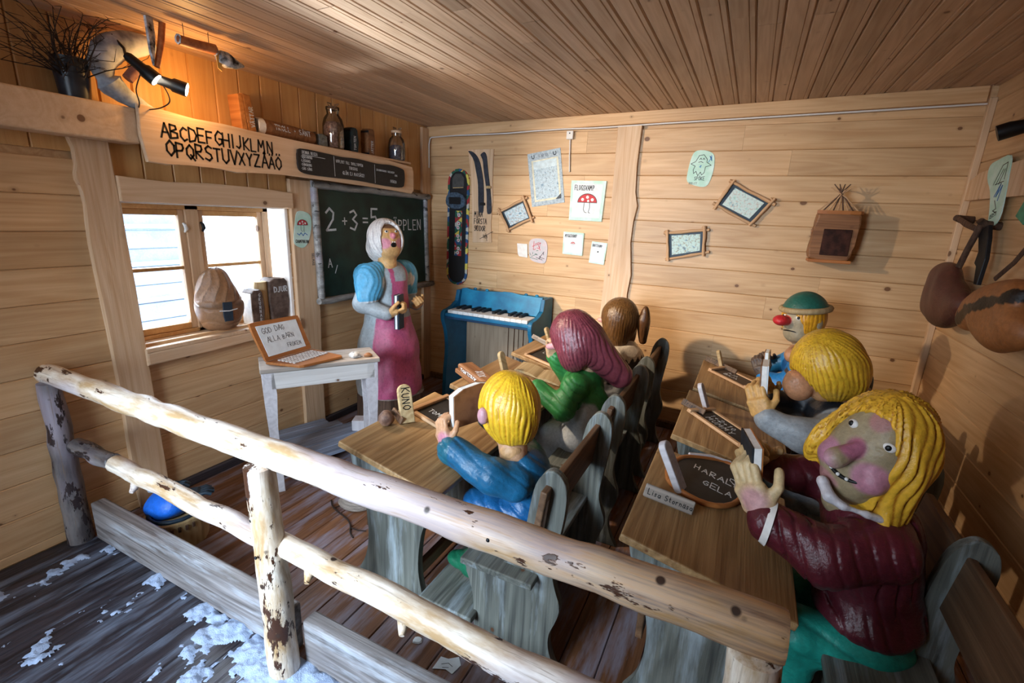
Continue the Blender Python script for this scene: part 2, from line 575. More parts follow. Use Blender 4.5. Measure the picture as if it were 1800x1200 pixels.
# ------------------------------------------------------------------ hand lettering made of strokes
G = {
 'A': [[(0, 0), (.3, 1), (.6, 0)], [(.12, .38), (.5, .38)]], 'B': [[(0, 0), (0, 1), (.4, .95), (.45, .72), (.05, .52), (.5, .42), (.5, .1), (0, 0)]],
 'C': [[(.55, .85), (.3, 1), (.05, .7), (.05, .3), (.3, 0), (.55, .15)]], 'D': [[(0, 0), (0, 1), (.4, .85), (.55, .5), (.4, .12), (0, 0)]],
 'E': [[(.5, 1), (0, 1), (0, 0), (.5, 0)], [(0, .5), (.4, .5)]], 'F': [[(.5, 1), (0, 1), (0, 0)], [(0, .52), (.4, .52)]],
 'G': [[(.55, .85), (.3, 1), (.05, .65), (.05, .3), (.3, 0), (.55, .15), (.55, .45), (.32, .45)]], 'H': [[(0, 0), (0, 1)], [(.5, 0), (.5, 1)], [(0, .5), (.5, .5)]],
 'I': [[(.15, 0), (.15, 1)]], 'J': [[(.4, 1), (.4, .2), (.25, 0), (.05, .12)]], 'K': [[(0, 0), (0, 1)], [(.5, 1), (.02, .45), (.5, 0)]],
 'L': [[(0, 1), (0, 0), (.45, 0)]], 'M': [[(0, 0), (.08, 1), (.32, .4), (.58, 1), (.66, 0)]], 'N': [[(0, 0), (0, 1), (.5, 0), (.5, 1)]],
 'O': [[(.28, 1), (.03, .7), (.03, .3), (.28, 0), (.53, .3), (.53, .7), (.28, 1)]], 'P': [[(0, 0), (0, 1), (.42, .93), (.48, .7), (.38, .5), (0, .45)]],
 'Q': [[(.28, 1), (.03, .7), (.03, .3), (.28, 0), (.53, .3), (.53, .7), (.28, 1)], [(.3, .3), (.6, -.08)]], 'R': [[(0, 0), (0, 1), (.42, .93), (.46, .7), (.36, .52), (0, .48), (.5, 0)]],
 'S': [[(.5, .88), (.28, 1), (.05, .8), (.12, .58), (.42, .42), (.5, .2), (.28, 0), (.02, .12)]], 'T': [[(0, 1), (.56, 1)], [(.28, 1), (.28, 0)]],
 'U': [[(0, 1), (.02, .25), (.25, 0), (.48, .25), (.5, 1)]], 'V': [[(0, 1), (.26, 0), (.54, 1)]], 'W': [[(0, 1), (.17, 0), (.35, .7), (.53, 0), (.7, 1)]],
 'X': [[(0, 1), (.52, 0)], [(.52, 1), (0, 0)]], 'Y': [[(0, 1), (.26, .5), (.52, 1)], [(.26, .5), (.26, 0)]], 'Z': [[(0, 1), (.5, 1), (0, 0), (.52, 0)]],
 '2': [[(.03, .8), (.25, 1), (.48, .8), (.42, .5), (0, 0), (.55, .03)]], '3': [[(.03, .9), (.3, 1), (.48, .78), (.2, .55), (.5, .32), (.3, 0), (0, .1)]],
 '5': [[(.5, 1), (.08, 1), (.05, .58), (.35, .62), (.5, .35), (.32, .02), (0, .1)]], '1': [[(.05, .75), (.22, 1), (.22, 0)]], '0': [[(.28, 1), (.03, .6), (.28, 0), (.5, .5), (.28, 1)]],
 '4': [[(.4, 0), (.4, 1), (0, .35), (.52, .35)]], '+': [[(.05, .5), (.5, .5)], [(.27, .75), (.27, .22)]], '=': [[(.05, .62), (.5, .62)], [(.05, .35), (.5, .35)]],
 '-': [[(.05, .5), (.45, .5)]], '!': [[(.12, 1), (.12, .3)], [(.12, .1), (.12, .0)]], '.': [[(.1, .06), (.1, 0)]], '*': [[(.06, .5), (.16, .44), (.08, .4)]],
 '&': [[(.18, .6), (.1, .45), (.22, .35), (.32, .5), (.18, .6)]], '/': [[(0, -.1), (.5, 1)]],
 'a': [[(.4, .5), (.12, .5), (.02, .2), (.18, 0), (.4, .18), (.4, .5), (.42, 0)]], 'i': [[(.1, .5), (.1, 0)], [(.1, .75), (.1, .7)]], 's': [[(.35, .48), (.12, .5), (.08, .34), (.32, .18), (.22, 0), (.0, .04)]],
 't': [[(.15, .8), (.15, .08), (.3, 0)], [(0, .5), (.32, .5)]], 'o': [[(.2, .5), (.02, .3), (.12, 0), (.34, .08), (.38, .35), (.2, .5)]], 'r': [[(.03, .5), (.05, 0)], [(.05, .34), (.2, .5), (.32, .46)]],
 'n': [[(.03, .5), (.05, 0)], [(.05, .34), (.2, .5), (.34, .4), (.35, 0)]], 'p': [[(.04, .5), (.04, -.35)], [(.04, .42), (.25, .5), (.38, .28), (.22, .02), (.04, .1)]], 'l': [[(.1, 1), (.1, 0)]],
 'e': [[(.03, .28), (.36, .3), (.3, .48), (.12, .48), (.02, .22), (.16, 0), (.36, .06)]], 'u': [[(.02, .5), (.05, .1), (.2, 0), (.34, .15)], [(.35, .5), (.36, 0)]],
}
for k_, b_ in (('Å', 'A'), ('Ä', 'A'), ('Ö', 'O'), ('ä', 'a')):
    h_ = 1.0 if b_.isupper() else .5
    G[k_] = list(G[b_]) + ([[(.22, 1.12), (.3, 1.24), (.38, 1.12), (.22, 1.12)]] if k_ == 'Å' else [[(.12, h_ + .16), (.14, h_ + .26)], [(.40, h_ + .16), (.42, h_ + .26)]])
GW = {'I': .34, '.': .25, '!': .3, '*': .3, 'M': .85, 'W': .88, ' ': .45, '1': .4, 'i': .26, 'l': .26, 'J': .6, '&': .5}


def strokes_bm(bm, lines, w, M, t=0.0006, z=0.0):
    for ln in lines:
        for (x0, y0), (x1, y1) in zip(ln, ln[1:]):
            d = V((x1 - x0, y1 - y0, 0))
            L = d.length
            if L < 1e-6:
                continue
            d /= L
            n = V((-d.y, d.x, 0)) * (w / 2)
            e = d * (w * 0.35)
            a, b = V((x0, y0, z)) - e, V((x1, y1, z)) + e
            q = [a - n, b - n, b + n, a + n]
            vb = [bm.verts.new(M @ p) for p in q]
            vt = [bm.verts.new(M @ (p + V((0, 0, t)))) for p in q]
            bm.faces.new(vt)
            for i in range(4):
                bm.faces.new((vb[i], vb[(i + 1) % 4], vt[(i + 1) % 4], vt[i]))


def text_lines(s, size, x=0.0, y=0.0, jit=0.05, slant=0.0, track=0.18, seed=None, aspect=1.0):
    rng = random.Random(seed if seed is not None else s)
    out = []
    cx = x
    for ch in s:
        g = G.get(ch)
        if g is not None:
            dy = (rng.random() - .5) * jit * size
            sc = 1 + (rng.random() - .5) * jit * 1.5
            for ln in g:
                out.append([(cx + (px * sc * aspect + slant * py) * size, y + dy + py * sc * size) for px, py in ln])
            cx += (GW.get(ch, .58 if ch.isupper() or ch.isdigit() or ch in 'ÅÄÖ+=' else .44) + track) * size * aspect
        else:
            cx += (.45 + track) * size * aspect
    return out, cx - x


def text(name, s, size, mat, M, parent, w=0.09, center=False, world=True, **kw):
    """one lettering mesh; s may hold several rows (list of (string, x, y))"""
    rows = s if isinstance(s, list) else [(s, 0.0, 0.0)]
    o = None
    for r in rows:
        st, x, y = r[0], r[1], r[2]
        sz = r[3] if len(r) > 3 else size
        ls, wd = text_lines(st, sz, 0, 0, **kw)
        ox = x - (wd / 2 if center else 0)
        ls = [[(a + ox, b + y) for a, b in ln] for ln in ls]
        bm = bmesh.new()
        strokes_bm(bm, ls, sz * w, Matrix())
        o = link(name, bm_mesh(bm, name), mat, parent, M, world=world)
    return o


# ------------------------------------------------------------------ carved shapes (signed distances, meshed by surface nets)
def ell(P, c, r, M=None):
    Q = P - np.array(c)
    if M is not None:
        Q = Q @ M
    r = np.array(r, float)
    k0 = np.linalg.norm(Q / r, axis=1)
    k1 = np.linalg.norm(Q / (r * r), axis=1)
    return k0 * (k0 - 1.0) / np.maximum(k1, 1e-9)


def cap(P, a, b, ra, rb=None):
    rb = ra if rb is None else rb
    a, b = np.array(a, float), np.array(b, float)
    d = b - a
    t = np.clip((P - a) @ d / (d @ d), 0, 1)
    return np.linalg.norm(P - a - t[:, None] * d, axis=1) - (ra + (rb - ra) * t)


def rbox(P, c, h, r, M=None):
    Q = P - np.array(c)
    if M is not None:
        Q = Q @ M
    q = np.abs(Q) - (np.array(h, float) - r)
    return np.linalg.norm(np.maximum(q, 0), axis=1) + np.minimum(q.max(axis=1), 0) - r


def smin(a, b, k=0.03):
    h = np.clip(0.5 + 0.5 * (b - a) / k, 0, 1)
    return b + (a - b) * h - k * h * (1 - h)


def smax(a, b, k=0.02):
    return -smin(-a, -b, k)


def surfnet(F, lo, hi, h):
    lo, hi = np.array(lo, float), np.array(hi, float)
    n = np.ceil((hi - lo) / h).astype(int) + 1
    ax = [lo[i] + h * np.arange(n[i]) for i in range(3)]
    X, Y, Z = np.meshgrid(*ax, indexing='ij')
    S = F(np.stack([X.ravel(), Y.ravel(), Z.ravel()], 1)).reshape(n)
    m = n - 1
    acc = np.zeros((*m, 3))
    cnt = np.zeros(tuple(m))
    ins = S < 0
    I = np.indices(tuple(n)).astype(float)
    edges = []
    for a in range(3):
        s0 = [slice(None)] * 3
        s1 = [slice(None)] * 3
        s0[a] = slice(0, -1)
        s1[a] = slice(1, None)
        A, B = S[tuple(s0)], S[tuple(s1)]
        cr = (A < 0) != (B < 0)
        idx = np.argwhere(cr)
        t = (A / np.where(np.abs(A - B) < 1e-12, 1, (A - B)))[cr]
        p = idx.astype(float)
        p[:, a] += t
        b, c = (a + 1) % 3, (a + 2) % 3
        for db in (0, -1):
            for dc in (0, -1):
                q = idx.copy()
                q[:, b] += db
                q[:, c] += dc
                ok = (q >= 0).all(1) & (q < m).all(1)
                np.add.at(acc, tuple(q[ok].T), p[ok])
                np.add.at(cnt, tuple(q[ok].T), 1)
        edges.append((a, idx, A[cr] < 0))
    act = cnt > 0
    vid = -np.ones(tuple(m), int)
    vid[act] = np.arange(act.sum())
    verts = lo + h * (acc[act] / cnt[act][:, None])
    quads = []
    for a, idx, neg in edges:
        b, c = (a + 1) % 3, (a + 2) % 3
        ok = (idx[:, b] > 0) & (idx[:, c] > 0) & (idx[:, b] < m[b]) & (idx[:, c] < m[c])
        idx, ng = idx[ok], neg[ok]
        q = []
        for db, dc in ((0, 0), (-1, 0), (-1, -1), (0, -1)):
            w = idx.copy()
            w[:, b] += db
            w[:, c] += dc
            q.append(vid[tuple(w.T)])
        q = np.stack(q, 1)
        q[~ng] = q[~ng][:, ::-1]
        quads.append(q)
    return verts, np.concatenate(quads)


def np_mesh(name, verts, quads, colfn=None, smooth=True):
    me = bpy.data.meshes.new(name)
    me.vertices.add(len(verts))
    me.vertices.foreach_set('co', verts.astype(np.float32).ravel())
    me.loops.add(len(quads) * 4)
    me.loops.foreach_set('vertex_index', quads.ravel().astype(np.int32))
    me.polygons.add(len(quads))
    me.polygons.foreach_set('loop_start', (np.arange(len(quads)) * 4).astype(np.int32))
    me.update(calc_edges=True)
    me.validate()
    if smooth:
        me.polygons.foreach_set('use_smooth', [True] * len(me.polygons))
    if colfn is not None:
        at = me.color_attributes.new('Col', 'FLOAT_COLOR', 'POINT')
        c = np.ones((len(me.vertices), 4), np.float32)
        c[:, :3] = colfn(verts) if callable(colfn) else np.array(colfn)[None, :]
        at.data.foreach_set('color', c.ravel())
    return me


def blob(name, F, lo, hi, h, col, parent, origin=(0, 0, 0), mat=None, M=None, **kw):
    """F and col work in 'build' coordinates; vertices are then moved to parent space (build - origin), or placed by M (world)"""
    v, q = surfnet(F, lo, hi, h)
    if callable(col):
        c = col(v)
        cf = lambda _v, c=c: c
    else:
        cf = col
    me = np_mesh(name, v - np.array(origin), q, cf)
    return link(name, me, mat or CARVED, parent, M, world=M is not None, **kw)


def hsh(x):
    return np.sin(x * 12.9898) * 0.5 + np.sin(x * 78.233 + 1.3) * 0.3 + np.sin(x * 3.77 + .4) * 0.2
# ------------------------------------------------------------------ the room
_bc = {}


def board_mesh(L, Wd, t=0.02, c=0.005, bead=False):
    """board lying along +X from 0 to L, width along +Z from 0 to Wd, visible face at y=0 looking to -Y"""
    key = (round(L, 3), round(Wd, 3), round(t, 3), c, bead)
    if key in _bc:
        return _bc[key]
    pr = [(c * 1.3, 0), (0, c), (0, Wd - c), (c * 1.3, Wd), (t, Wd), (t, 0)]
    if bead:
        b = 0.016
        pr = [(c * 1.3, 0), (0, c), (0, Wd - c - b - .006), (.004, Wd - c - b - .003), (0, Wd - c - b), (0, Wd - c), (c * 1.3, Wd), (t, Wd), (t, 0)]
    bm = bmesh.new()
    A = [bm.verts.new((0, y, z)) for y, z in pr]
    B = [bm.verts.new((L, y, z)) for y, z in pr]
    n = len(pr)
    for i in range(n):
        bm.faces.new((A[i], A[(i + 1) % n], B[(i + 1) % n], B[i]))
    bm.faces.new(A)
    bm.faces.new(B)
    me = bm_mesh(bm, 'board')
    _bc[key] = me
    return me


def board(name, L, Wd, mat, parent, M, t=0.02, c=0.005, bead=False, **kw):
    me = board_mesh(L, Wd, t, c, bead)
    if len(me.materials) == 0:
        me.materials.append(mat)
    o = bpy.data.objects.new(name, me)
    COL.objects.link(o)
    o.parent = parent
    o.matrix_local = M
    if me.materials[0] != mat:
        o.material_slots[0].link = 'OBJECT'
        o.material_slots[0].material = mat
    return props(o, **kw)


XW, YB = 3.85, 3.78
CEIL = lambda x: 2.345 + 0.018 * x
Y0 = -1.2
S_ = dict(kind='structure')
rb = random.Random(3)

# local frames: boards on the back wall look to -Y; on the left wall to +X; on the right wall to -X
M_LEFT = lambda y, z: TR(0, y, z) @ RZ(PI / 2)           # +X of board -> +Y, face y=0 looks to +X
M_RIGHT = lambda y, z: TR(XW, y, z) @ RZ(-PI / 2)        # board runs to -Y
M_VERT_LEFT = lambda y, z: frame((0, y, z), (0, 0, 1), (-1, 0, 0))  # board runs up; local Y into the wall, local Z -> ?

# --- back wall
wall_back = empty('wall_back', (0, YB, 0), **S_)
BW = 0.1615
cuts = {0: [0, 1.95, XW]}
for k in range(15):
    z = 0.002 + (k - 1) * BW + 0.0
    if z < 0:
        z0, w = 0.0, BW + z
    else:
        z0, w = z, BW
    x = 0.0
    joints = [0.0, rb.choice([0.75, 1.2, 1.5]), 1.93, rb.choice([2.6, 2.9, 3.2]) if k % 3 else XW, XW]
    joints = sorted(set(joints))
    for a, b in zip(joints, joints[1:]):
        if b - a > 0.01:
            board('board', b - a - 0.0008, w - 0.0008, PINE, wall_back, TR(a, 0, z0), c=0.004)
link('backing_panel', box_mesh(-0.2, XW + 0.2, 0.02, 0.10, -0.05, 2.5), PINE, wall_back)

# --- left wall: horizontal boards below and beside the window, upright boards above
wall_left = empty('wall_left', (0, 0, 0), **S_)
WY0, WY1, WZ0, WZ1 = 1.29, 2.235, 0.865, 1.60
LW = 0.1565
for k in range(12):
    z = 0.0 + 0.048 + (k - 1) * LW
    z0 = max(z, 0.0)
    w = z + LW - z0
    if z0 > 1.80:
        break
    spans = [(Y0, WY0 - 0.0), (WY0, 2.3), (2.3, YB)] if z + LW < WZ0 else [(Y0, WY0), (WY1, YB)]
    for a, b in spans:
        if z + LW < WZ0 and a == WY0:
            pass
        hh = w
        if a == WY0 and z + LW > WZ0 - 0.01:
            continue
        board('board', b - a - 0.0008, hh - 0.0008, PINE, wall_left, M_LEFT(a, z0), c=0.004)
board('board', WY1 - WY0, 0.05, PINE, wall_left, M_LEFT(WY0, 0.83), c=0.003)


def vboard_left(y, z0, z1, w, mat=PINE_V, x=0.0):
    # local X up, local Z toward -Y... face looks to +X
    M = Matrix(((0, -1, 0, x), (0, 0, 1, y), (1, 0, 0, z0), (0, 0, 0, 1)))
    board('board', z1 - z0, w - 0.001, mat, wall_left, M, c=0.006)


y = Y0
while y < YB - 0.01:
    w = min(0.138, YB - y)
    zb = WZ1 if (y > WY0 - 0.1 and y < WY1) else 1.80
    vboard_left(y, zb if zb < 1.7 else 1.80, 2.42, w)
    y += 0.138
link('backing_panel', box_mesh(-0.24, -0.02, Y0, YB, 1.62, 2.5), PINE, wall_left)
link('backing_panel', box_mesh(-0.24, -0.02, Y0, YB, -0.05, 0.85), PINE, wall_left)
link('backing_panel', box_mesh(-0.24, -0.02, Y0, WY0 - .01, 0.85, 1.62), PINE, wall_left)
link('backing_panel', box_mesh(-0.24, -0.02, WY1 + .01, YB, 0.85, 1.62), PINE, wall_left)

# --- right wall
wall_right = empty('wall_right', (XW, 0, 0), **S_)
for k in range(16):
    z = -0.09 + k * BW
    z0 = max(z, 0.0)
    for a, b in ((YB, 2.2), (2.2, 0.4), (0.4, Y0)):
        board('board', a - b - 0.0008, z + BW - z0 - 0.0008, PINE, wall_right, TR(0, a, z0) @ RZ(-PI / 2), c=0.004)
link('backing_panel', box_mesh(0.02, 0.1, Y0, YB, -0.05, 2.5), PINE, wall_right)

# --- front wall behind the camera, with the open doorway the snow came in by
wall_front = empty('wall_front', (0, Y0, 0), **S_)
for k in range(15):
    z = k * BW
    for a, b in (((0, 0.75), (1.75, XW)) if z < 2.0 else ((0, XW),)):
        board('board', b - a, BW - 0.0008, PINE, wall_front, TR(b, 0, z) @ RZ(PI), c=0.004)
door_1 = empty('door_1', (0.75, Y0, 0), **S_)
for x0, x1, z0, z1 in ((0.0, 0.06, 0, 2.1), (0.94, 1.0, 0, 2.1), (0.0, 1.0, 2.04, 2.12)):
    link('door_frame', box_mesh(x0, x1, -0.14, 0.03, z0, z1, 0.004), PINE_Z, door_1)

# porch walls and roof, unseen, added to cut sky light through the doorway
porch = empty('porch', (1.25, Y0 - 0.5, 0), label='board porch outside the doorway behind the camera', cat='porch')
for x0, x1 in ((-0.62, -0.58), (0.58, 0.62)):
    link('baffle_wall', box_mesh(x0, x1, -1.9, 0.36, 0, 2.3), PINE_V, porch)
link('baffle_roof', box_mesh(-0.7, 0.7, -1.9, 0.36, 2.3, 2.36), PINE_V, porch)

# --- floor: planks running away from the railing; the walkway planks are darker and snowy
floor = empty('floor', (0, 0, 0), **S_)
x = 0.0
while x < XW - 0.02:
    w = min(0.1375, XW - x)
    for (a, b, m) in ((0.93, 2.4, FLOOR), (2.4, YB, FLOOR)):
        M = Matrix(((0, 0, 1, x), (1, 0, 0, a), (0, -1, 0, 0.0), (0, 0, 0, 1)))
        # local X -> +Y, local Y(thickness) -> -Z, local Z(width) -> +X
        board('floor_plank', b - a - 0.001, w - 0.0025, m, floor, M, t=0.022, c=0.003)
    M = Matrix(((0, 0, 1, x), (1, 0, 0, Y0 - 0.6), (0, -1, 0, 0.0), (0, 0, 0, 1)))
    board('walkway_plank', 0.93 - Y0 + 0.6 - 0.001, w - 0.0025, WALK, floor, M, t=0.022, c=0.003)
    x += 0.1375
link('subfloor', box_mesh(-0.2, XW + .1, Y0 - .6, YB + .1, -0.08, -0.022), DARKW, floor)

# --- ceiling: narrow beaded boards running from the door side to the back wall
ceiling = empty('ceiling', (0, 0, 2.345), **S_)
sl = math.atan(0.018)
x = -0.02
i = 0
while x < XW:
    w = 0.0985
    # local X -> -Y, local Y (thickness) -> up, local Z -> +X
    for a, b in ((YB, rb.uniform(1.2, 2.6)), (None, Y0)):
        if a is None:
            a = last
        last = b
        M = TR(0, 0, 0) @ RY(-sl) @ Matrix(((0, 0, 1, x), (-1, 0, 0, a), (0, 1, 0, 0), (0, 0, 0, 1)))
        board('ceiling_board', round(a - b, 2) - 0.001, w - 0.001, PINE_C, ceiling, M, t=0.018, c=0.006, bead=True)
    x += w
link('roof_deck', box_mesh(-0.2, XW + .2, Y0 - .1, YB + .1, 0.10, 0.16), PINE, ceiling)

# --- trims and posts of the setting
trim_1 = link('trim_1', box_mesh(0, XW, YB - 0.022, YB, 2.262, 2.345, 0.003), PINE, label='pale board running along the top of the back wall', **S_)
trim_1.rotation_euler = (0, -sl, 0)
wall_post = link('trim_2', prism_mesh([(1.715, 0.0), (1.93, 0), (1.94, .3), (1.915, .55), (1.935, .9), (1.925, 1.05), (1.945, 1.2), (1.915, 1.45), (1.92, 1.6), (1.94, 1.72), (1.91, 1.82), (1.905, 2.0), (1.915, 2.29), (1.735, 2.29), (1.74, 1.4), (1.725, .7)], 0.03, 0.004, 1), PINE_Y, M=frame((0, YB, 0), (1, 0, 0), (0, 0, 1)), label='broad live-edge upright board on the back wall', **S_)
link('trim_3', box_mesh(XW - 0.035, XW, YB - 0.035, YB, 0, 2.35, 0.004), PINE_Z, label='square corner strip between back and right walls', **S_)
link('trim_4', box_mesh(0, 0.03, YB - 0.12, YB, 0, 2.33, 0.004), PINE_Z, label='upright board in the corner beside the chalkboard', **S_)
link('baseboard_left', box_mesh(0, 0.028, 1.28, YB, 0, 0.055, 0.006), BASEB, **S_)
link('baseboard_back', box_mesh(0.03, XW, YB - 0.025, YB, 0, 0.06, 0.006), BACKB, **S_)

# live-edge posts either side of the window, header, apron and sill
po = prism_mesh(smooth_pts([(1.125, 1.86), (1.145, 1.78), (1.128, 1.68), (1.150, 1.63), (1.140, 1.4), (1.150, 1.0), (1.155, 0.6), (1.150, 0.3), (1.16, 0.0)], 3, False) + [(1.305, 0), (1.295, 0.6), (1.29, 1.2), (1.275, 1.86)], 0.035, 0.006, 2)
link('trim_5', po, PINE_Y, M=frame((0.0, 0, 0), (0, 1, 0), (0, 0, 1)), label='tall live-edge plank left of the window', **S_)
po2 = prism_mesh([(2.245, 0), (2.245, 1.78), (2.425, 1.78), (2.43, 1.5), (2.415, 1.2), (2.43, 0.9), (2.415, 0.5), (2.42, 0.0)], 0.03, 0.005, 2)
link('trim_6', po2, PINE_Y, M=frame((0.0, 0, 0), (0, 1, 0), (0, 0, 1)), label='upright plank between the window and the chalkboard', **S_)
hd = prism_mesh([(1.28, WZ1 - 0.005), (2.25, WZ1 - 0.005), (2.25, 1.692), (2.0, 1.706), (1.7, 1.71), (1.5, 1.70), (1.28, 1.712)], 0.05, 0.006, 2)
link('trim_7', hd, PINE_P, M=frame((0.0, 0, 0), (0, 1, 0), (0, 0, 1)), label='header board over the window', **S_)
ap = prism_mesh([(1.285, WZ0 - 0.02), (1.285, 0.775), (1.6, 0.782), (1.85, 0.79), (2.05, 0.775), (2.25, 0.79), (2.25, WZ0 - 0.02)], 0.05, 0.01, 2)
link('trim_8', ap, PINE_P, M=frame((0.0, 0, 0), (0, 1, 0), (0, 0, 1)), label='live-edge board under the window sill', **S_)

# beam and front board of the shelf over the window
link('trim_9', box_mesh(0.0, 0.13, Y0, 1.36, 1.857, 2.012, 0.008, 2), PINE_P, M=Matrix(), label='heavy squared beam across the left wall', **S_)
link('trim_10', box_mesh(-0.001, 0.135, 1.36, 3.36, 1.985, 2.002, 0.003), PINE_P, label='shelf board over the window and chalkboard', **S_)

# --- window
window_1 = empty('window_1', (-0.13, 1.29, WZ0), **S_)
L = lambda n, x0, x1, y0, y1, z0, z1, m=PINE_V, b=0.003, p=window_1: link(n, box_mesh(x0, x1, y0, y1, z0, z1, b), m, p, M=(wmat(p).inverted()))
L('window_sill', -0.24, 0.052, WY0 - .005, WY1 + .005, WZ0 - 0.022, WZ0, PINE_P)
WREV = plain('pale_reveal_board', '#f0ece8', 0.5, noise=0.04)
L('window_reveal', -0.24, 0.0, WY1 - 0.02, WY1 + .01, WZ0, WZ1, WREV)
L('window_reveal', -0.24, 0.0, WY0 - .01, WY0 + 0.012, WZ0, WZ1, WREV)
L('window_reveal', -0.24, 0.0, WY0, WY1, WZ1 - 0.012, WZ1 + .004, WREV)
xa, xb = -0.185, -0.14
for y0, y1 in ((1.302, 1.335), (1.664, 1.738), (2.15, 2.19)):
    L('window_frame', xa - .01, xb + .012, y0, y1, WZ0, WZ1 - .012, PINE_Z)
L('window_frame', xa - .01, xb + .012, 1.302, 2.19, WZ0, WZ0 + 0.022, PINE_V)
L('window_frame', xa - .01, xb + .012, 1.302, 2.19, WZ1 - 0.036, WZ1 - .012, PINE_V)
for (y0, y1) in ((1.335, 1.664), (1.738, 2.15)):
    sash = empty('window_sash', (0, 0, 0))
    sash.parent = window_1
    sash.matrix_local = Matrix()
    z0, z1 = WZ0 + 0.022, WZ1 - 0.036
    R = wmat(sash).inverted()
    for a in ((y0, y0 + 0.032, z0, z1), (y1 - 0.032, y1, z0, z1)):
        link('stile', box_mesh(xa + .004, xb, *a, 0.003), PINE_Z, sash, M=R)
    for a in ((y0 + .032, y1 - .032, z0, z0 + 0.036), (y0 + .032, y1 - .032, z1 - 0.032, z1), (y0 + .032, y1 - .032, 1.233, 1.252)):
        link('rail', box_mesh(xa + .004, xb, *a, 0.003), PINE_V, sash, M=R)
    link('pane', box_mesh(-0.166, -0.163, y0 + .03, y1 - .03, z0 + .03, 1.24), GLASS, sash, M=R)
    link('pane', box_mesh(-0.166, -0.163, y0 + .03, y1 - .03, 1.245, z1 - .03), GLASS, sash, M=R)
for yy, zz in ((1.653, 1.47), (1.752, 1.475)):
    link('window_catch', tube_mesh([(-0.135, yy, zz + .02), (-0.12, yy, zz + .012), (-0.118, yy + .004, zz - .01), (-0.13, yy, zz - .03)], [.006, .009, .010, .005], 8), WHITEP if yy < 1.7 else METAL, window_1, M=wmat(window_1).inverted())

# --- outside the window: snowy yard and a grey weatherboarded shed
SNOW = plain('snow', '#eef4fb', 0.6, noise=0.05, scale=12, bump=0.4)
link('snowy_ground', box_mesh(-14, -0.25, -8, 16, -0.6, -0.35), SNOW, label='snow-covered yard seen through the window', **S_)
shed = empty('shed', (-5.0, 4.2, -0.35), label='grey weatherboarded shed with snowy ledges outside the window', cat='shed')
SHEDW = wood('shed_board', '#a9b4c2', '#8a95a4', knots=0, rough=0.8)
for k in range(12):
    link('shed_board', box_mesh(-0.03, 0.03, -2.2, 0.35, k * 0.26, k * 0.26 + 0.25, 0.01), SHEDW, shed, M=RY(math.radians(-2)))
for k in range(4):
    link('snow_ledge', box_mesh(0.03, 0.13, -2.0, 0.2, 0.55 + k * 0.52, 0.60 + k * 0.52, 0.02), SNOW, shed)
link('roof', box_mesh(-1.4, 0.3, -2.5, 0.6, 3.1, 3.3, 0.05), SNOW, shed)
link('shed_body', box_mesh(-1.2, -0.04, -2.2, 0.35, 0, 3.1), SHEDW, shed)

# --- cable with junction box and conduit along the top of the back wall
cb = empty('power_cable', (0.75, YB - .03, 2.27), label='thin white cable running along the top of the back wall', cat='cable')
pts = [(0.06 + i * 0.25, YB - 0.028, 2.255 + 0.0165 * (0.06 + i * 0.25) + (0.004 * math.sin(i * 1.7) if i < 8 else 0)) for i in range(16)]
link('cable_sheath', tube_mesh([(0.035, YB - .03, 2.0), (0.035, YB - .03, 2.2), (0.045, YB - .03, 2.245)] + pts, 0.0055, 8), CABLE, cb, world=True)
jb = empty('junction_box', (1.363, YB - 0.018, 2.235), label='white plastic junction box under the cable above the mushroom poster', cat='junction box')
link('housing', boxm(0.055, 0.03, 0.062, 0.006, 2), CABLE, jb)
link('cover_screw', ball_mesh(0.005, 0.004, 0.005, 8, 6), METAL, jb, M=TR(0, -0.016, 0.012))
link('conduit', tube_mesh([(0.0, 0.005, -0.03), (0.004, 0.005, -0.15), (0.012, 0.006, -0.27)], 0.005, 8), CABLE, jb)
# ------------------------------------------------------------------ railing
rail = empty('railing', (1.42, 0.9, 0), label='railing of peeled logs crossing the foreground over a plank kerb', cat='railing')
RM = wmat(rail).inverted()


def log_pts(p0, p1, n=14, sag=0.0, wob=0.006, seed=0):
    r = random.Random(seed)
    out = []
    for i in range(n):
        t = i / (n - 1)
        out.append((p0[0] + (p1[0] - p0[0]) * t, p0[1] + (p1[1] - p0[1]) * t + (r.random() - .5) * wob * 2,
                    p0[2] + (p1[2] - p0[2]) * t + math.sin(t * PI) * sag + (r.random() - .5) * wob))
    return out


def log(name, p0, p1, ra, rb_, mat, parent, seed=0, seg=14, n=16, sag=0.0, wob=0.006, M=None, axis=None):
    """log lying from p0 to p1; the mesh is built along local X so the bark grain follows the log"""
    d = V(p1) - V(p0)
    Lg = d.length
    r = random.Random(seed + 5)
    pts = log_pts((0, 0, 0), (Lg, 0, 0), n, sag, wob, seed)
    rad = [(ra + (rb_ - ra) * i / (n - 1)) * (1 + (r.random() - .5) * 0.09) for i in range(n)]
    pts = [pts[0]] + [(pts[0][0] + 0.004, *pts[0][1:])] + pts[1:-1] + [(pts[-1][0] - 0.004, *pts[-1][1:])] + [pts[-1]]
    rad = [rad[0] * .86] + [rad[0]] + rad[1:-1] + [rad[-1]] + [rad[-1] * .86]
    pts = smooth_pts(pts, 3, False)
    ii = np.linspace(0, len(rad) - 1, len(pts))
    rad = list(np.interp(ii, range(len(rad)), rad))
    me = tube_mesh(pts, rad, seg, 0.035, seed=seed)
    fr = frame(p0, d, (0, 0, 1) if abs(d.normalized().z) < .9 else (0, 1, 0))
    return link(name, me, mat, parent, fr, world=True)


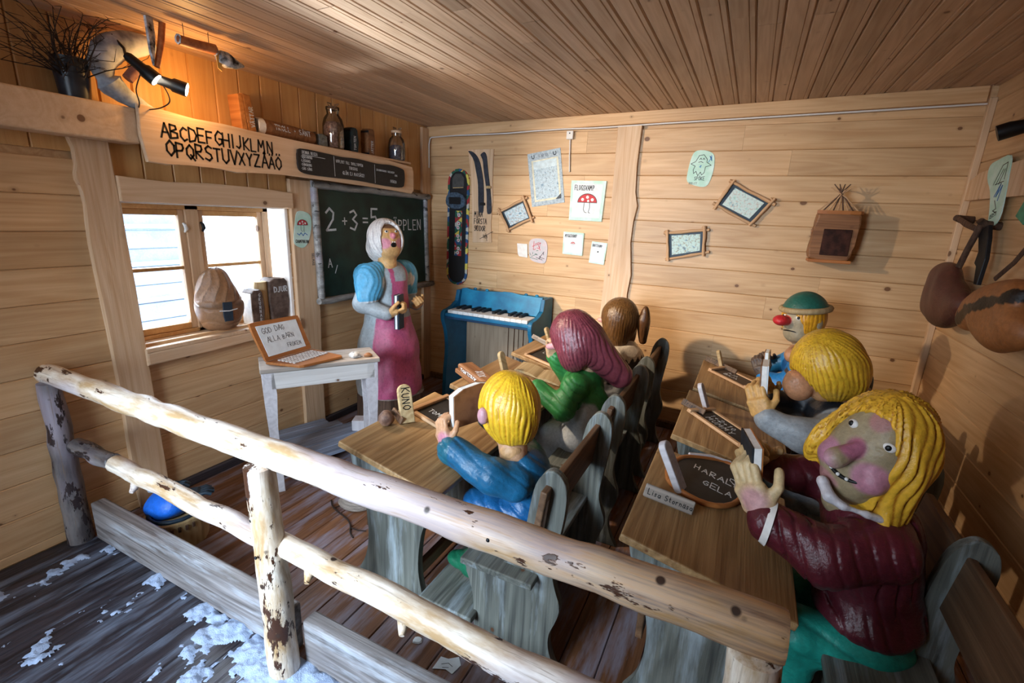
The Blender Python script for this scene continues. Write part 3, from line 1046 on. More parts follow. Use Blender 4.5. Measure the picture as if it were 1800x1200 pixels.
log('top_rail', (-0.03, 0.905, 0.835), (2.915, 0.895, 0.855), 0.043, 0.050, LOGT, rail, 1, n=34, wob=0.004)
log('lower_rail', (0.10, 0.92, 0.50), (0.42, 0.92, 0.50), 0.038, 0.036, LOGXD, rail, 3, n=6)
log('lower_rail', (0.42, 0.92, 0.50), (1.40, 0.915, 0.485), 0.037, 0.036, LOG, rail, 4, n=12, wob=0.007)
log('lower_rail', (1.44, 0.915, 0.50), (2.75, 0.90, 0.47), 0.037, 0.046, LOG, rail, 5, n=14, wob=0.006)
for (x, z) in ((0.62, 0.465), (1.62, 0.455), (2.0, 0.44)):
    link('branch_stub', tube_mesh([(x, 0.905, z + .02), (x + .012, 0.885, z - .005), (x + .02, 0.87, z - .012)], [.02, .014, .008], 8), LOG, rail, M=RM)


def post(p0, p1, ra, rb_, mat, seed):
    d = V(p1) - V(p0)
    n = 12
    r = random.Random(seed)
    pts = [(V(p0) + d * (i / (n - 1)) + V(((r.random() - .5) * .008, (r.random() - .5) * .008, 0))) - V(p0) for i in range(n)]
    rad = [(ra + (rb_ - ra) * i / (n - 1)) * (1 + (r.random() - .5) * .07) for i in range(n)]
    pts.append(pts[-1] + V((0, 0, .004)))
    rad.append(rad[-1] * .85)
    return link('post', tube_mesh(pts, rad, 16, 0.03, seed=seed), mat, rail, TR(*p0), world=True)


post((0.045, 0.885, 0), (0.035, 0.895, 0.80), 0.052, 0.042, LOGZD, 11)
post((1.492, 0.872, 0), (1.445, 0.885, 0.80), 0.052, 0.048, LOGZ, 12)
post((2.93, 0.84, 0), (2.87, 0.88, 0.81), 0.055, 0.050, LOGZ, 13)
KERB = wood('kerb_plank', '#938e8e', '#59524f', contrast=1.8, knots=0.3, rough=0.5, vary=0.06, bump=0.4, wear='#b0b5bd', wear_amt=0.3)
link('kerb_plank', box_mesh(0.10, 1.455, 0.925, 0.985, 0.0, 0.195, 0.008, 2), KERB, rail, M=RM)
link('kerb_plank', box_mesh(1.53, 2.90, 0.925, 0.985, 0.0, 0.195, 0.008, 2), KERB, rail, M=RM)
for (x, y, z) in ((1.437, 0.84, 0.70), (1.440, 0.84, 0.62), (2.30, 0.85, 0.865), (1.465, 0.826, 0.50)):
    link('nail_head', ball_mesh(0.006, 0.004, 0.006, 8, 5), METAL, rail, M=RM @ TR(x, y, z))

# ------------------------------------------------------------------ school desks with benches
DP = smooth_pts([(0.02, 0.685), (0.035, 0.62), (0.075, 0.52), (0.105, 0.40), (0.105, 0.28), (0.085, 0.19), (0.045, 0.11), (0.04, 0.05), (0.03, 0.0)], 4, False) + \
     smooth_pts([(0.445, 0.0), (0.405, 0.05), (0.375, 0.15), (0.362, 0.26), (0.378, 0.40), (0.415, 0.50), (0.435, 0.60)], 4, False)
BP = smooth_pts([(0.625, 0.0), (0.615, 0.10), (0.61, 0.20), (0.59, 0.27), (0.575, 0.31), (0.58, 0.35), (0.605, 0.372), (0.67, 0.385), (0.75, 0.398), (0.795, 0.45), (0.812, 0.55),
                 (0.825, 0.66), (0.842, 0.745), (0.872, 0.795), (0.90, 0.807), (0.93, 0.79), (0.95, 0.745), (0.948, 0.65), (0.932, 0.53), (0.922, 0.42), (0.935, 0.36),
                 (0.955, 0.30), (0.948, 0.24), (0.925, 0.17), (0.925, 0.11), (0.945, 0.05), (0.975, 0.0)], 3, False)
DL = 0.66   # length of a unit along the room


def make_unit():
    """desk and bench in one: origin at the desk's outer corner on the floor, desk towards -X, bench towards +X"""
    root = empty('school_desk', (0, 0, 0))
    sla = math.atan2(0.10, 0.48)
    Mt = TR(0, 0, 0.705) @ RY(sla)
    link('desktop', box_mesh(0, 0.49, 0, DL, -0.027, 0, 0.005, 2), DESKTOP, root, M=Mt)
    for y in (0.035, DL - 0.065):
        link('desk_panel', prism_mesh(DP, 0.03, 0.004, 2), GREY_Y, root, M=frame((0, y + 0.03, -0.018), (1, 0, 0), (0, 0, 1)))
        link('bench_panel', prism_mesh(BP, 0.032, 0.005, 2), GREY_Y, root, M=frame((0, y + 0.045, 0), (1, 0, 0), (0, 0, 1)))
    link('book_shelf', box_mesh(0.08, 0.40, 0.06, DL - 0.06, 0.50, 0.52, 0.003), GREY_X, root)
    link('front_board', box_mesh(0.07, 0.092, 0.065, DL - 0.065, 0.30, 0.60, 0.003), BACKB, root)
    link('stretcher', box_mesh(0.33, 0.36, 0.0 + 0.06, DL - 0.06, 0.17, 0.22, 0.003), BACKB, root)
    link('seat_board', box_mesh(0.585, 0.87, -0.01, DL + 0.03, 0.372, 0.398, 0.005, 2), GREY_Y, root)
    link('back_board', boxm(0.024, DL + 0.02, 0.185, 0.005, 2), BACKB, root, M=TR(0.877, DL / 2 + 0.012, 0.66) @ RY(0.13))
    link('footboard', box_mesh(0.39, 0.63, 0.0, DL - 0.02, 0.105, 0.135, 0.005, 2), GREY_Y, root)
    link('cross_rail', box_mesh(0.2, 0.75, 0.07, 0.10, 0.055, 0.10, 0.004), GREY_X, root)
    link('cross_rail', box_mesh(0.2, 0.75, DL - 0.1, DL - 0.07, 0.055, 0.10, 0.004), GREY_X, root)
    # tenon of the back board through the end panels, held by a wedge
    for y, s in ((0.048, -1), (DL - 0.02, 1)):
        link('wedge', boxm(0.022, 0.026, 0.17, 0.004), WHITEX, root, M=TR(0.878, y + s * 0.016 + (0 if s < 0 else .014), 0.645) @ RY(0.10))
    return root


unit0 = make_unit()
UNITS = {
    'A': (1.385, 1.268, 'school desk and bench of the blue-coated figure, nearest in the left row'),
    'B': (1.385, 2.07, 'school desk and bench of the maroon-haired figure, middle of the left row'),
    'C': (1.385, 2.83, 'desk and bench of the brown-haired figure, last of the left row'),
    'D': (2.53, 1.255, 'desk and bench carrying the Lisa Stornäsa name plate, nearest in the right row'),
    'E': (2.56, 2.06, 'school desk and bench of the grey-jacketed figure, middle of the right row'),
    'F': (2.575, 2.765, 'desk and bench of the red-nosed figure, last of the right row'),
}
first = True
for k_, (ux, uy, lab) in UNITS.items():
    if first:
        u = unit0
        first = False
    else:
        u = unit0.copy()
        COL.objects.link(u)
        for ch in list(unit0.children):
            c = ch.copy()
            COL.objects.link(c)
            c.parent = u
    u.location = (ux, uy, 0)
    if k_ == 'D':
        # the bench of this unit reaches further towards the walkway
        for c in u.children:
            nm = c.name.split('.')[0]
            y_ = c.matrix_local.translation.y
            if nm in ('bench_panel', 'wedge') and y_ < .3:
                c.location.y -= .30
            if nm in ('seat_board', 'back_board'):
                c.scale.y = (DL + .34) / (DL + .04)
                c.location.y += -.15 - (c.scale.y - 1) * (.33 if nm == 'seat_board' else 0)
    props(u, lab, 'school desk', 'school desks with attached benches')


def dz(key, x):
    """height of a desktop's surface above the floor at x"""
    return 0.705 - (x - UNITS[key][0]) * (0.10 / 0.48)


# ------------------------------------------------------------------ teacher's table
ta = math.atan2(0.50, 0.35)
tbl = empty('side_table', (0.50, 1.605, 0), label='whitewashed side table under the window carrying the wooden laptop', cat='table', rotz=ta)
# local X along the front edge, local Y towards the wall
TL, TDp, TH = 0.60, 0.20, 0.755
link('tabletop', box_mesh(-0.02, TL + 0.02, -0.012, 0.25, TH - 0.026, TH, 0.005, 2), GREY_X, tbl)
link('apron', box_mesh(0.03, TL - 0.01, 0.0, 0.02, TH - 0.125, TH - 0.028, 0.003), WHITEX, tbl)
link('apron', box_mesh(0.03, TL - 0.03, 0.16, 0.18, TH - 0.125, TH - 0.028, 0.003), WHITEX, tbl)
LP = [(0, 0.0), (0.055, 0.0), (0.05, 0.2), (0.045, 0.4), (0.055, 0.6), (0.05, TH - 0.027), (-0.015, TH - 0.027), (-0.01, 0.55), (0.0, 0.35)]
for x, y, fl in ((0.0, 0.0, 1), (TL - 0.005, 0.0, -1), (0.0, 0.15, 1), (TL - 0.005, 0.15, -1)):
    pp = [(fl * a, b) for a, b in LP]
    link('leg', prism_mesh(pp, 0.035, 0.004), WHITEW, tbl, M=frame((x, y + 0.035, 0), (1, 0, 0), (0, 0, 1)))

# low plank stage under and beside the table
stage = empty('plank_stage', (0.35, 2.1, 0), label='low stage of worn blue-white planks beside the table legs', cat='stage')
BLUEW = wood('blue_worn_plank', '#98a3b8', '#5c6678', contrast=1.4, knots=0.5, rough=0.6, vary=0.12, bump=0.4)
SM = wmat(stage).inverted()
for i, (o, w, l, z) in enumerate(((0.0, 0.085, 0.75, 0.115), (0.09, 0.08, 0.8, 0.113), (0.175, 0.09, 0.78, 0.116), (0.27, 0.085, 0.72, 0.113), (0.36, 0.08, 0.66, 0.115), (0.445, 0.09, 0.6, 0.114))):
    M = TR(0.40, 1.83, 0) @ RZ(math.radians(72)) @ TR(0.0, o - 0.12, 0)
    link('stage_plank', box_mesh(0, l - .22, 0, w, z - 0.022, z, 0.004), BLUEW, stage, M=SM @ M)
for i in (0.05, 0.36):
    M = TR(0.40, 1.83, 0) @ RZ(math.radians(72)) @ TR(i, -0.1, 0)
    link('bearer', box_mesh(0, 0.06, 0, 0.48, 0.0, 0.09, 0.004), BLUEW, stage, M=SM @ M)
blk = link('wood_block', box_mesh(-0.05, 0.05, -0.05, 0.05, 0, 0.19, 0.008, 2), WHITEW, M=TR(0.47, 2.33, 0.0) @ RZ(0.5), label='upright whitewashed block behind the right table leg', cat='block')

# ------------------------------------------------------------------ chalkboard in its bark frame
cbm = frame((0.055, 2.41, 0.955), (0, 1, 0), (-0.03, 0, 1))   # X along the wall, Y up, Z into the room
cb = empty('chalkboard', (0.055, 2.41, 0.955), label='green chalkboard in a bark frame reading 2+3=5 äpplen', cat='chalkboard')
CM = wmat(cb).inverted() @ cbm
BWd, BHt = 1.28, 0.80
link('board_face', box_mesh(0.03, BWd - 0.03, 0.03, BHt - 0.02, -0.01, 0.0), BOARDG, cb, M=CM)
BARKF = bark_mat('grey_bark', peeled='#a9a8a6', peeled2='#6a6866', bark='#4a4644', amount=0.5)
link('frame_log', tube_mesh(log_pts((-0.02, 0.005, 0.01), (BWd + 0.07, 0.0, 0.01), 14, wob=0.005, seed=2), 0.024, 10, 0.12, seed=2), BARKF, cb, M=CM)
link('frame_log', tube_mesh(log_pts((0.0, BHt + .005, 0.01), (BWd + 0.04, BHt - 0.012, 0.01), 14, wob=0.005, seed=3), 0.027, 10, 0.12, seed=3), BARKF, cb, M=CM)
link('frame_log', tube_mesh(log_pts((0.012, 0.03, 0.008), (0.018, BHt - .02, 0.008), 10, wob=0.004, seed=4), 0.026, 10, 0.12, seed=4), BARKF, cb, M=CM)
link('frame_log', tube_mesh(log_pts((BWd - .01, 0.03, 0.008), (BWd - 0.01, BHt - .03, 0.008), 10, wob=0.004, seed=5), 0.022, 10, 0.12, seed=5), BARKF, cb, M=CM)
text('chalk_writing', [('2', 0.11, 0.50, 0.15), ('+', 0.26, 0.52, 0.09), ('3', 0.34, 0.50, 0.14), ('=', 0.47, 0.52, 0.11), ('5', 0.56, 0.51, 0.15), ('ÄPPLEN', 0.83, 0.50, 0.085)], 0.1, CHALK, CM @ TR(0, 0, 0.0006), cb, w=0.10, world=False)
text('chalk_writing', [('A', 0.10, 0.24, 0.06), ('/', 0.16, 0.2, 0.05)], 0.05, CHALK, CM @ TR(0.0, 0, 0.0006), cb, w=0.12, world=False)

# ------------------------------------------------------------------ alphabet board and black notice board on the shelf edge
al = empty('alphabet_board', (0.138, 1.36, 1.78), label='live-edge board with the alphabet in black letters over the window', cat='board')
AM = wmat(al).inverted() @ frame((0.137, 0, 0), (0, 1, 0), (0, 0, 1))
outl = [(1.352, 2.03), (1.345, 1.90), (1.362, 1.78), (1.45, 1.775), (1.55, 1.79), (1.70, 1.785), (1.80, 1.772), (1.9, 1.782), (2.1, 1.79), (2.4, 1.785), (2.8, 1.775), (3.1, 1.765), (3.33, 1.752),
        (3.36, 1.78), (3.36, 1.93), (3.34, 1.965), (3.0, 1.985), (2.6, 1.99), (2.2, 1.998), (1.9, 2.005), (1.75, 2.012), (1.6, 2.01), (1.48, 2.02)]
link('plank', prism_mesh(outl, 0.024, 0.005, 2), PINE_P, al, M=AM)
text('lettering', [('ABCDEFGHIJKLMN', 1.435, 1.90, 0.062), ('OPQRSTUVXYZÅÄÖ', 1.450, 1.818, 0.066)], 0.066, INK, AM @ TR(0, 0, 0.0246), al, w=0.14, world=False, jit=0.12, track=0.12)

nb = empty('notice_board', (0.162, 2.2, 1.80), label='narrow black notice board with white writing above the chalkboard', cat='notice board')
NM = wmat(nb).inverted() @ frame((0.163, 2.2, 1.80), (0, 1, -0.012), (0, 0, 1))
no = smooth_pts([(0.0, 0.04), (0.0, 0.12), (0.02, 0.155), (0.2, 0.155), (0.35, 0.15), (0.5, 0.158), (0.7, 0.15), (0.85, 0.158), (0.98, 0.148), (1.02, 0.13), (1.02, 0.05), (0.99, 0.005), (0.8, 0.0), (0.5, 0.012), (0.2, 0.008), (0.05, 0.012)], 3)
link('panel', prism_mesh(no, 0.014, 0.003, 2), BLACKP, nb, M=NM)
rows = [('DENNA VECKA', 0.03, 0.128, 0.017), ('*SKRIVNING', 0.02, 0.103, 0.015), ('*LÄSNING', 0.02, 0.080, 0.015), ('*SÅNGNING', 0.02, 0.057, 0.015), ('*SÅG SÅNG', 0.02, 0.033, 0.015),
        ('UTFLYKT TILL TROLLTOPPEN', 0.305, 0.110, 0.0165), ('TORSDAG', 0.42, 0.078, 0.018), ('GLÖM EJ MATSÄCK!', 0.36, 0.040, 0.020),
        ('EN RUNDVISNING I SKOLSALEN', 0.695, 0.100, 0.0125), ('IDAG', 0.90, 0.080, 0.013), ('FRÖKEN', 0.85, 0.03, 0.018)]
text('lettering', rows, 0.015, CHALK, NM @ TR(0, 0, 0.0146), nb, w=0.15, world=False, aspect=0.86)
bmn = bmesh.new()
strokes_bm(bmn, [[(0.03, 0.122), (0.21, 0.120)], [(0.285, 0.145), (0.29, 0.02)], [(0.675, 0.14), (0.678, 0.012)]], 0.003, Matrix())
link('dividing_line', bm_mesh(bmn), CHALK, nb, M=NM @ TR(0, 0, 0.0146))
# ------------------------------------------------------------------ carved and painted figures


def lmix(a, b, t):
    return a + (b - a) * t[:, None]


def sstep(a, b, x):
    t = np.clip((x - a) / (b - a), 0, 1)
    return t * t * (3 - 2 * t)


def hframe(fwd, roll=0.0, up=(0, 0, 1)):
    """columns: right, forward, up of a head"""
    f = V(fwd).normalized()
    r = f.cross(V(up)).normalized()
    u = r.cross(f)
    q = Matrix.Rotation(roll, 3, f)
    r, u = q @ r, q @ u
    return np.array([[r.x, f.x, u.x], [r.y, f.y, u.y], [r.z, f.z, u.z]])


def M4(R, c):
    return Matrix(((R[0][0], R[0][1], R[0][2], c[0]), (R[1][0], R[1][1], R[1][2], c[1]), (R[2][0], R[2][1], R[2][2], c[2]), (0, 0, 0, 1)))


def wav(Q, k=1.0):
    return np.sin(Q[:, 0] * 31 * k + 2.1 * np.sin(Q[:, 2] * 17 * k)) + np.sin(Q[:, 1] * 27 * k + 1.7 * np.sin(Q[:, 0] * 13 * k + 1)) + np.sin(Q[:, 2] * 23 * k + 2 * np.sin(Q[:, 1] * 19 * k + 2))


def make_head(root, c, R, r, skin, pink=None, nose=None, ears=True, earout=0.0, h=0.006, chin=True, neck=None, extra=None, paint=None, name='head'):
    """local axes: x right, y forward, z up; nose=(centre, radii, colour)"""
    MM = M4(R, c)

    def F(Q):
        d = ell(Q, (0, 0, 0), r)
        if chin:
            d = smin(d, ell(Q, (0, r[1] * .18, -r[2] * .62), (r[0] * .72, r[1] * .72, r[2] * .48)), .03)
        if nose:
            d = smin(d, ell(Q, nose[0], nose[1]), .010)
        if ears:
            for s in (-1, 1):
                d = smin(d, ell(Q, (s * (r[0] * 1.02 + earout), -0.005 + earout * .6, -.01), (.014 + earout * .4, .024, .034)), .008)
        if neck is not None:
            d = smin(d, cap(Q, (0, -.01, -r[2] * .5), neck[0], neck[1]), .02)
        if extra:
            d = extra(Q, d)
        return d + 0.0012 * wav(Q, 2.2)

    def colf(Q):
        col = np.tile(np.array(lin(skin)), (len(Q), 1))
        if pink:
            for s in (-1, 1):
                e = np.linalg.norm((Q - np.array([s * r[0] * .55, r[1] * .75, -r[2] * .30])) / np.array([.045, .06, .038]), axis=1)
                col = lmix(col, np.array(lin(pink)), 1 - sstep(.7, 1.15, e))
        if nose:
            e = np.linalg.norm((Q - np.array(nose[0])) / (np.array(nose[1]) * 1.12), axis=1)
            col = lmix(col, np.array(lin(nose[2])), 1 - sstep(.92, 1.06, e))
        if paint:
            col = paint(Q, col)
        return col
    m = max(r) + .10
    lo, hi = [-m, -m, -m - .09], [m, m + .08, m]
    v, q = surfnet(F, lo, hi, h)
    cc = colf(v)
    me = np_mesh(name, v, q, lambda _: cc)
    o = link(name, me, CARVED, root, MM, world=True)
    return o


def surf_y(r, x, z):
    return r[1] * math.sqrt(max(0.02, 1 - (x / r[0]) ** 2 - (z / r[2]) ** 2))


def eyes(head, r, x=.04, z=.03, s=.016, look=(0, 0), lid=None):
    for sd in (-1, 1):
        y = surf_y(r, x, z)
        e = link('eye', ball_mesh(s, s * .55, s * .78, 14, 10), WHITEP, head, TR(sd * x, y - .002, z) @ RZ(-sd * .35))
        link('pupil', ball_mesh(s * .48, s * .3, s * .5, 12, 8), BLACK, e, TR(look[0] * s, s * .42, look[1] * s))


def mouth(head, r, w, z, curve, th=.006, teeth=0, x0=0.0, openm=False):
    P = []
    for i in range(11):
        t = i / 10 * 2 - 1
        x = x0 + t * w
        zz = z + curve * t * t
        P.append((x, surf_y(r, x * .9, zz * .8) + .004, zz))
    m = link('mouth', tube_mesh(P, [th * (.5 + .5 * math.sqrt(max(0, 1 - (i / 5 - 1) ** 2))) for i in range(11)], 8), BLACK, head)
    for k in range(teeth):
        p = P[3 + k * 2]
        link('tooth', boxm(.009, .008, .009, .002), WHITEP, m, TR(p[0], p[1] + .004, p[2] + .002))
    return m


def hair(root, c, R, r, colr, col2, drop=None, face=None, n=26, amp=.006, h=.0055, lo=None, hi=None, crown=(0.0, 0.0), bottom=None, grow=.022, name='hair', mat=None, tip=None, sharp=1.0, cen=(0, -.008, .010)):
    """carved hair cap with grooves running down from the crown; face=(centre, radii) hollow for the face"""
    MM = M4(R, c)
    rr = (r[0] + grow, r[1] + grow, r[2] + grow)

    def gphase(Q):
        x, y = Q[:, 0] - crown[0], Q[:, 1] - crown[1]
        a = np.arctan2(x, -y)
        return n * a + 2.2 * np.sin(Q[:, 2] * 16 + 3 * a) + 1.6 * np.sin(a * 7 + 2 + Q[:, 1] * 22) + 1.1 * np.sin(Q[:, 2] * 41 + 5 * a)

    def F(Q):
        d = ell(Q, cen, rr)
        if drop:
            d = drop(Q, d)
        if bottom is not None:
            d = smax(d, -(Q[:, 2] - bottom), .012)
        if face:
            d = smax(d, -ell(Q, face[0], face[1]), .008)
        rad = np.hypot(Q[:, 0] - crown[0], Q[:, 1] - crown[1])
        g = np.abs(np.sin(gphase(Q) * .5)) ** sharp
        vary = .65 + .5 * np.sin(gphase(Q) * .23 + Q[:, 2] * 30)
        return d - amp * (g - .5) * vary * sstep(.012, .05, rad)

    def colf(Q):
        g = np.abs(np.sin(gphase(Q) * .5))
        b = np.array(lin(colr))
        a = np.array(lin(col2))
        return lmix(np.tile(a, (len(Q), 1)), b, sstep(.05, .55, g))
    m = max(rr) + .03
    lo = lo or [-m, -m - .05, -m - .05]
    hi = hi or [m, m, m]
    v, q = surfnet(F, lo, hi, h)
    cc = colf(v)
    me = np_mesh(name, v, q, lambda _: cc)
    return link(name, me, mat or CARVED_G, root, MM, world=True)


def creases(Q, k, amp, dirv):
    """gouge cuts across a sleeve or back"""
    s = Q @ np.array(dirv)
    t = Q @ np.array((dirv[1], -dirv[0], .3))
    w = np.sin(s * k + 2.2 * np.sin(t * k * .28) + 1.1 * np.sin(t * k * .5 + 1))
    m = .5 + .5 * np.sin(t * k * .33 + 2 * np.sin(s * 11))
    return amp * np.clip((w - .55) / .45, 0, 1) * (.25 + .75 * m)


def body(root, base, name, prims, colr, k=.035, h=.008, cr=None, lo=None, hi=None, paint=None, mat=None, gr=0.0):
    """prims in world coordinates: ('c',a,b,ra,rb) or ('e',c,r)"""
    pts = []
    for p in prims:
        if p[0] == 'c':
            pts += [(np.array(p[1]), p[3]), (np.array(p[2]), p[4] if len(p) > 4 else p[3])]
        else:
            pts += [(np.array(p[1]), max(p[2]))]
    lo = lo or np.min([c - r for c, r in pts], 0) - .03
    hi = hi or np.max([c + r for c, r in pts], 0) + .03

    def F(P):
        d = None
        for p in prims:
            e = cap(P, p[1], p[2], p[3], p[4] if len(p) > 4 else p[3]) if p[0] == 'c' else ell(P, p[1], p[2])
            d = e if d is None else smin(d, e, k)
        if cr:
            d = d + creases(P, *cr)
        return d + .0018 * wav(P, 1.6)

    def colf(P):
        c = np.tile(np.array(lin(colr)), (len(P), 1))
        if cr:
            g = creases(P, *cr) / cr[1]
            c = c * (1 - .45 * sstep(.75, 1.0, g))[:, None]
        if paint:
            c = paint(P, c)
        return c
    return blob(name, F, lo, hi, h, colf, root, origin=base, mat=mat)


def hand(root, wrist, direction, palm_n, skin, s=1.0, curl=1.1, thumb=1, pink=None, spread=.0, name='hand'):
    """palm with four unequal curled fingers and a thumb from its side; palm_n = where the palm faces"""
    d = V(direction).normalized()
    n = V(palm_n)
    n = (n - d * n.dot(d)).normalized()
    x = d.cross(n) * thumb
    R = np.array([[x.x, d.x, n.x], [x.y, d.y, n.y], [x.z, d.z, n.z]])
    segs = []
    for i, (fx, L) in enumerate(((-.030, .045), (-.010, .052), (.010, .050), (.029, .040))):
        fx *= s * (1 + spread)
        L *= s
        p0 = np.array([fx * .85, .062 * s, .002])
        a = .25 * curl
        p1 = p0 + L * np.array([fx * 2, math.cos(a), math.sin(a)])
        a2 = 1.25 * curl
        p2 = p1 + L * .72 * np.array([0, math.cos(a2), math.sin(a2)])
        a3 = 2.1 * curl
        p3 = p2 + L * .5 * np.array([0, math.cos(a3), math.sin(a3)])
        segs.append((p0, p1, p2, p3))
    t0 = np.array([.030 * s, .018 * s, .005 * s])
    t1 = t0 + s * np.array([.026, .026, .018])
    t2 = t1 + s * np.array([.002, .030, .022])

    def F(Q):
        dd = rbox(Q, (0, .035 * s, 0), (.040 * s, .036 * s, .017 * s), .015 * s)
        dd = smin(dd, cap(Q, (0, -.035 * s, 0), (0, .01 * s, 0), .026 * s, .027 * s), .02)
        for p0, p1, p2, p3 in segs:
            f = np.minimum(np.minimum(cap(Q, p0, p1, .0115 * s, .0105 * s), cap(Q, p1, p2, .0105 * s, .0095 * s)), cap(Q, p2, p3, .0095 * s, .0085 * s))
            dd = smin(dd, f, .004)
        f = np.minimum(cap(Q, t0, t1, .015 * s, .0125 * s), cap(Q, t1, t2, .0125 * s, .0105 * s))
        dd = smin(dd, f, .007)
        return dd + .0008 * wav(Q, 3)

    def colf(Q):
        c = np.tile(np.array(lin(skin)), (len(Q), 1))
        if pink:
            e = np.linalg.norm((Q - np.array([.01, .03 * s, -.015])) / (.035 * s), axis=1)
            c = lmix(c, np.array(lin(pink)), (1 - sstep(.6, 1.3, e)) * .8)
        return c
    v, q = surfnet(F, [-.07 * s, -.07 * s, -.04 * s], [.08 * s, .17 * s, .12 * s], .0042)
    cc = colf(v)
    me = np_mesh(name, v, q, lambda _: cc)
    return link(name, me, CARVED, root, M4(R, wrist), world=True)


def fig(base, label):
    return empty('carved_figure', base, label=label, cat='figure')


# ---- A: boy in the blue coat, seen from behind
b = (2.08, 1.60, 0.0)
A = fig(b, 'carved wooden figure with short yellow hair and blue coat, holding up a brown book')
AC, AR = (1.975, 1.60, 0.855), hframe((-1, .42, -.18), 0.08)
ar = (.098, .105, .125)
make_head(A, AC, AR, ar, '#c99a76', '#c98a94', nose=((0, .115, -.01), (.022, .035, .024), '#c9838c'), neck=((0, -.03, -.17), .056), earout=.022,
          paint=lambda Q, c: lmix(c, np.array(lin('#c08ea0')), sstep(.085, .105, np.abs(Q[:, 0])) * .8))
hair(A, AC, AR, ar, '#e2b42c', '#c4881a', n=34, amp=.007, crown=(.01, -.035), bottom=-.128, face=((0, .13, -.055), (.088, .12, .10)), h=.0045,
     drop=lambda Q, d: smax(smin(d, ell(Q, (0, -.045, -.05), (.088, .075, .10)), .03), -ell(Q, (-.125, .035, -.025), (.042, .050, .050)), .01), sharp=.8)
COAT = '#1b5f86'


def coat_paint(P, c):
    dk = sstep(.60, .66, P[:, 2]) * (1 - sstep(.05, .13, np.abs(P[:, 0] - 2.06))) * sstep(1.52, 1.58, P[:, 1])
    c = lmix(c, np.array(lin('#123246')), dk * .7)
    cuff = (1 - sstep(1.812, 1.818, P[:, 0])) * (P[:, 2] > .57)
    c = lmix(c, np.array(lin('#1c6277')), cuff)
    return lmix(c, np.array(lin('#1a5a9a')), sstep(.6, .45, P[:, 2]) * .7)


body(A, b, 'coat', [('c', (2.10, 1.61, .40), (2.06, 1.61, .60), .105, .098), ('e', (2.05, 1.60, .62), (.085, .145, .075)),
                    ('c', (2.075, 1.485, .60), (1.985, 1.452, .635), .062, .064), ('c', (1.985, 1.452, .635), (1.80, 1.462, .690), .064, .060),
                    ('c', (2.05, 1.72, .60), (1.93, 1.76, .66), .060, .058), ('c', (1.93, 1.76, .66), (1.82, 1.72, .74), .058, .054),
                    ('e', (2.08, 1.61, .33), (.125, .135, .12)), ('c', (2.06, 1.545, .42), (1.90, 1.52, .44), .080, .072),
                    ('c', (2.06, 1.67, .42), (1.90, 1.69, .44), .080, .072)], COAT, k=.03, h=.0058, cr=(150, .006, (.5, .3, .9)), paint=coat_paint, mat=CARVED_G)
body(A, b, 'collar', [('c', (2.02, 1.55, .71), (1.99, 1.65, .71), .045, .045)], '#c79a6c', h=.006)
hand(A, (1.775, 1.468, .695), (-.55, .15, .85), (.25, 1, .1), '#c59672', 1.0, 1.0, thumb=-1, pink='#c97f9c')
hand(A, (1.80, 1.71, .76), (-.35, -.25, .9), (.1, -1, .1), '#b9855e', .95, 1.0, thumb=1)
body(A, b, 'leg', [('c', (1.90, 1.53, .42), (1.92, 1.50, .20), .062, .048)], '#c39a78', h=.008)
body(A, b, 'leg', [('c', (1.90, 1.69, .42), (1.92, 1.68, .20), .062, .048)], '#c39a78', h=.008)
for y in (1.485, 1.67):
    body(A, b, 'boot', [('c', (1.93, y, .235), (1.91, y, .19), .058, .060), ('e', (1.87, y - .005, .175), (.098, .050, .042))], '#1c6a4c', h=.0065, mat=CARVED_G, cr=(80, .004, (1, .2, .4)),
         paint=lambda P, c: lmix(c, np.array(lin('#b28a5c')), 1 - sstep(.146, .152, P[:, 2])))

# ---- B: maroon-haired figure in the green sweater
b = (2.06, 2.38, 0.0)
B = fig(b, 'carved wooden figure with long maroon hair, green sweater and pale grey dress')
BC, BR = (1.975, 2.36, .985), hframe((-1, -.12, -.28), 0.0)
br = (.098, .110, .128)
make_head(B, BC, BR, br, '#c9a888', '#cf8f98', nose=((0, .12, -.02), (.02, .04, .02), '#c98f92'), neck=((0, -.04, -.17), .052))
hair(B, BC, BR, br, '#7a3a44', '#4f1f2c', n=44, amp=.006, crown=(0, 0), face=((.0, .15, -.06), (.085, .115, .12)), h=.0055,
     lo=[-.19, -.34, -.36], hi=[.19, .15, .17],
     drop=lambda Q, d: smin(smin(smin(d, cap(Q, (0, -.07, -.03), (.015, -.205, -.235), .105, .066), .05), ell(Q, (-.085, .0, -.075), (.045, .075, .085)), .03), ell(Q, (.085, .0, -.075), (.045, .075, .085)), .03), sharp=.8)


def dress_paint(P, c):
    side = (1 - sstep(2.285, 2.30, P[:, 1])) * (1 - sstep(.005, .01, np.abs(P[:, 0] - (2.085 - (P[:, 2] - .3) * -.12)) - (.045 + .12 * sstep(.62, .35, P[:, 2]))))
    side = side * (1 - sstep(.66, .68, P[:, 2])) * (P[:, 0] > 1.97)
    return lmix(c, np.array(lin('#a7b0b4')), side)


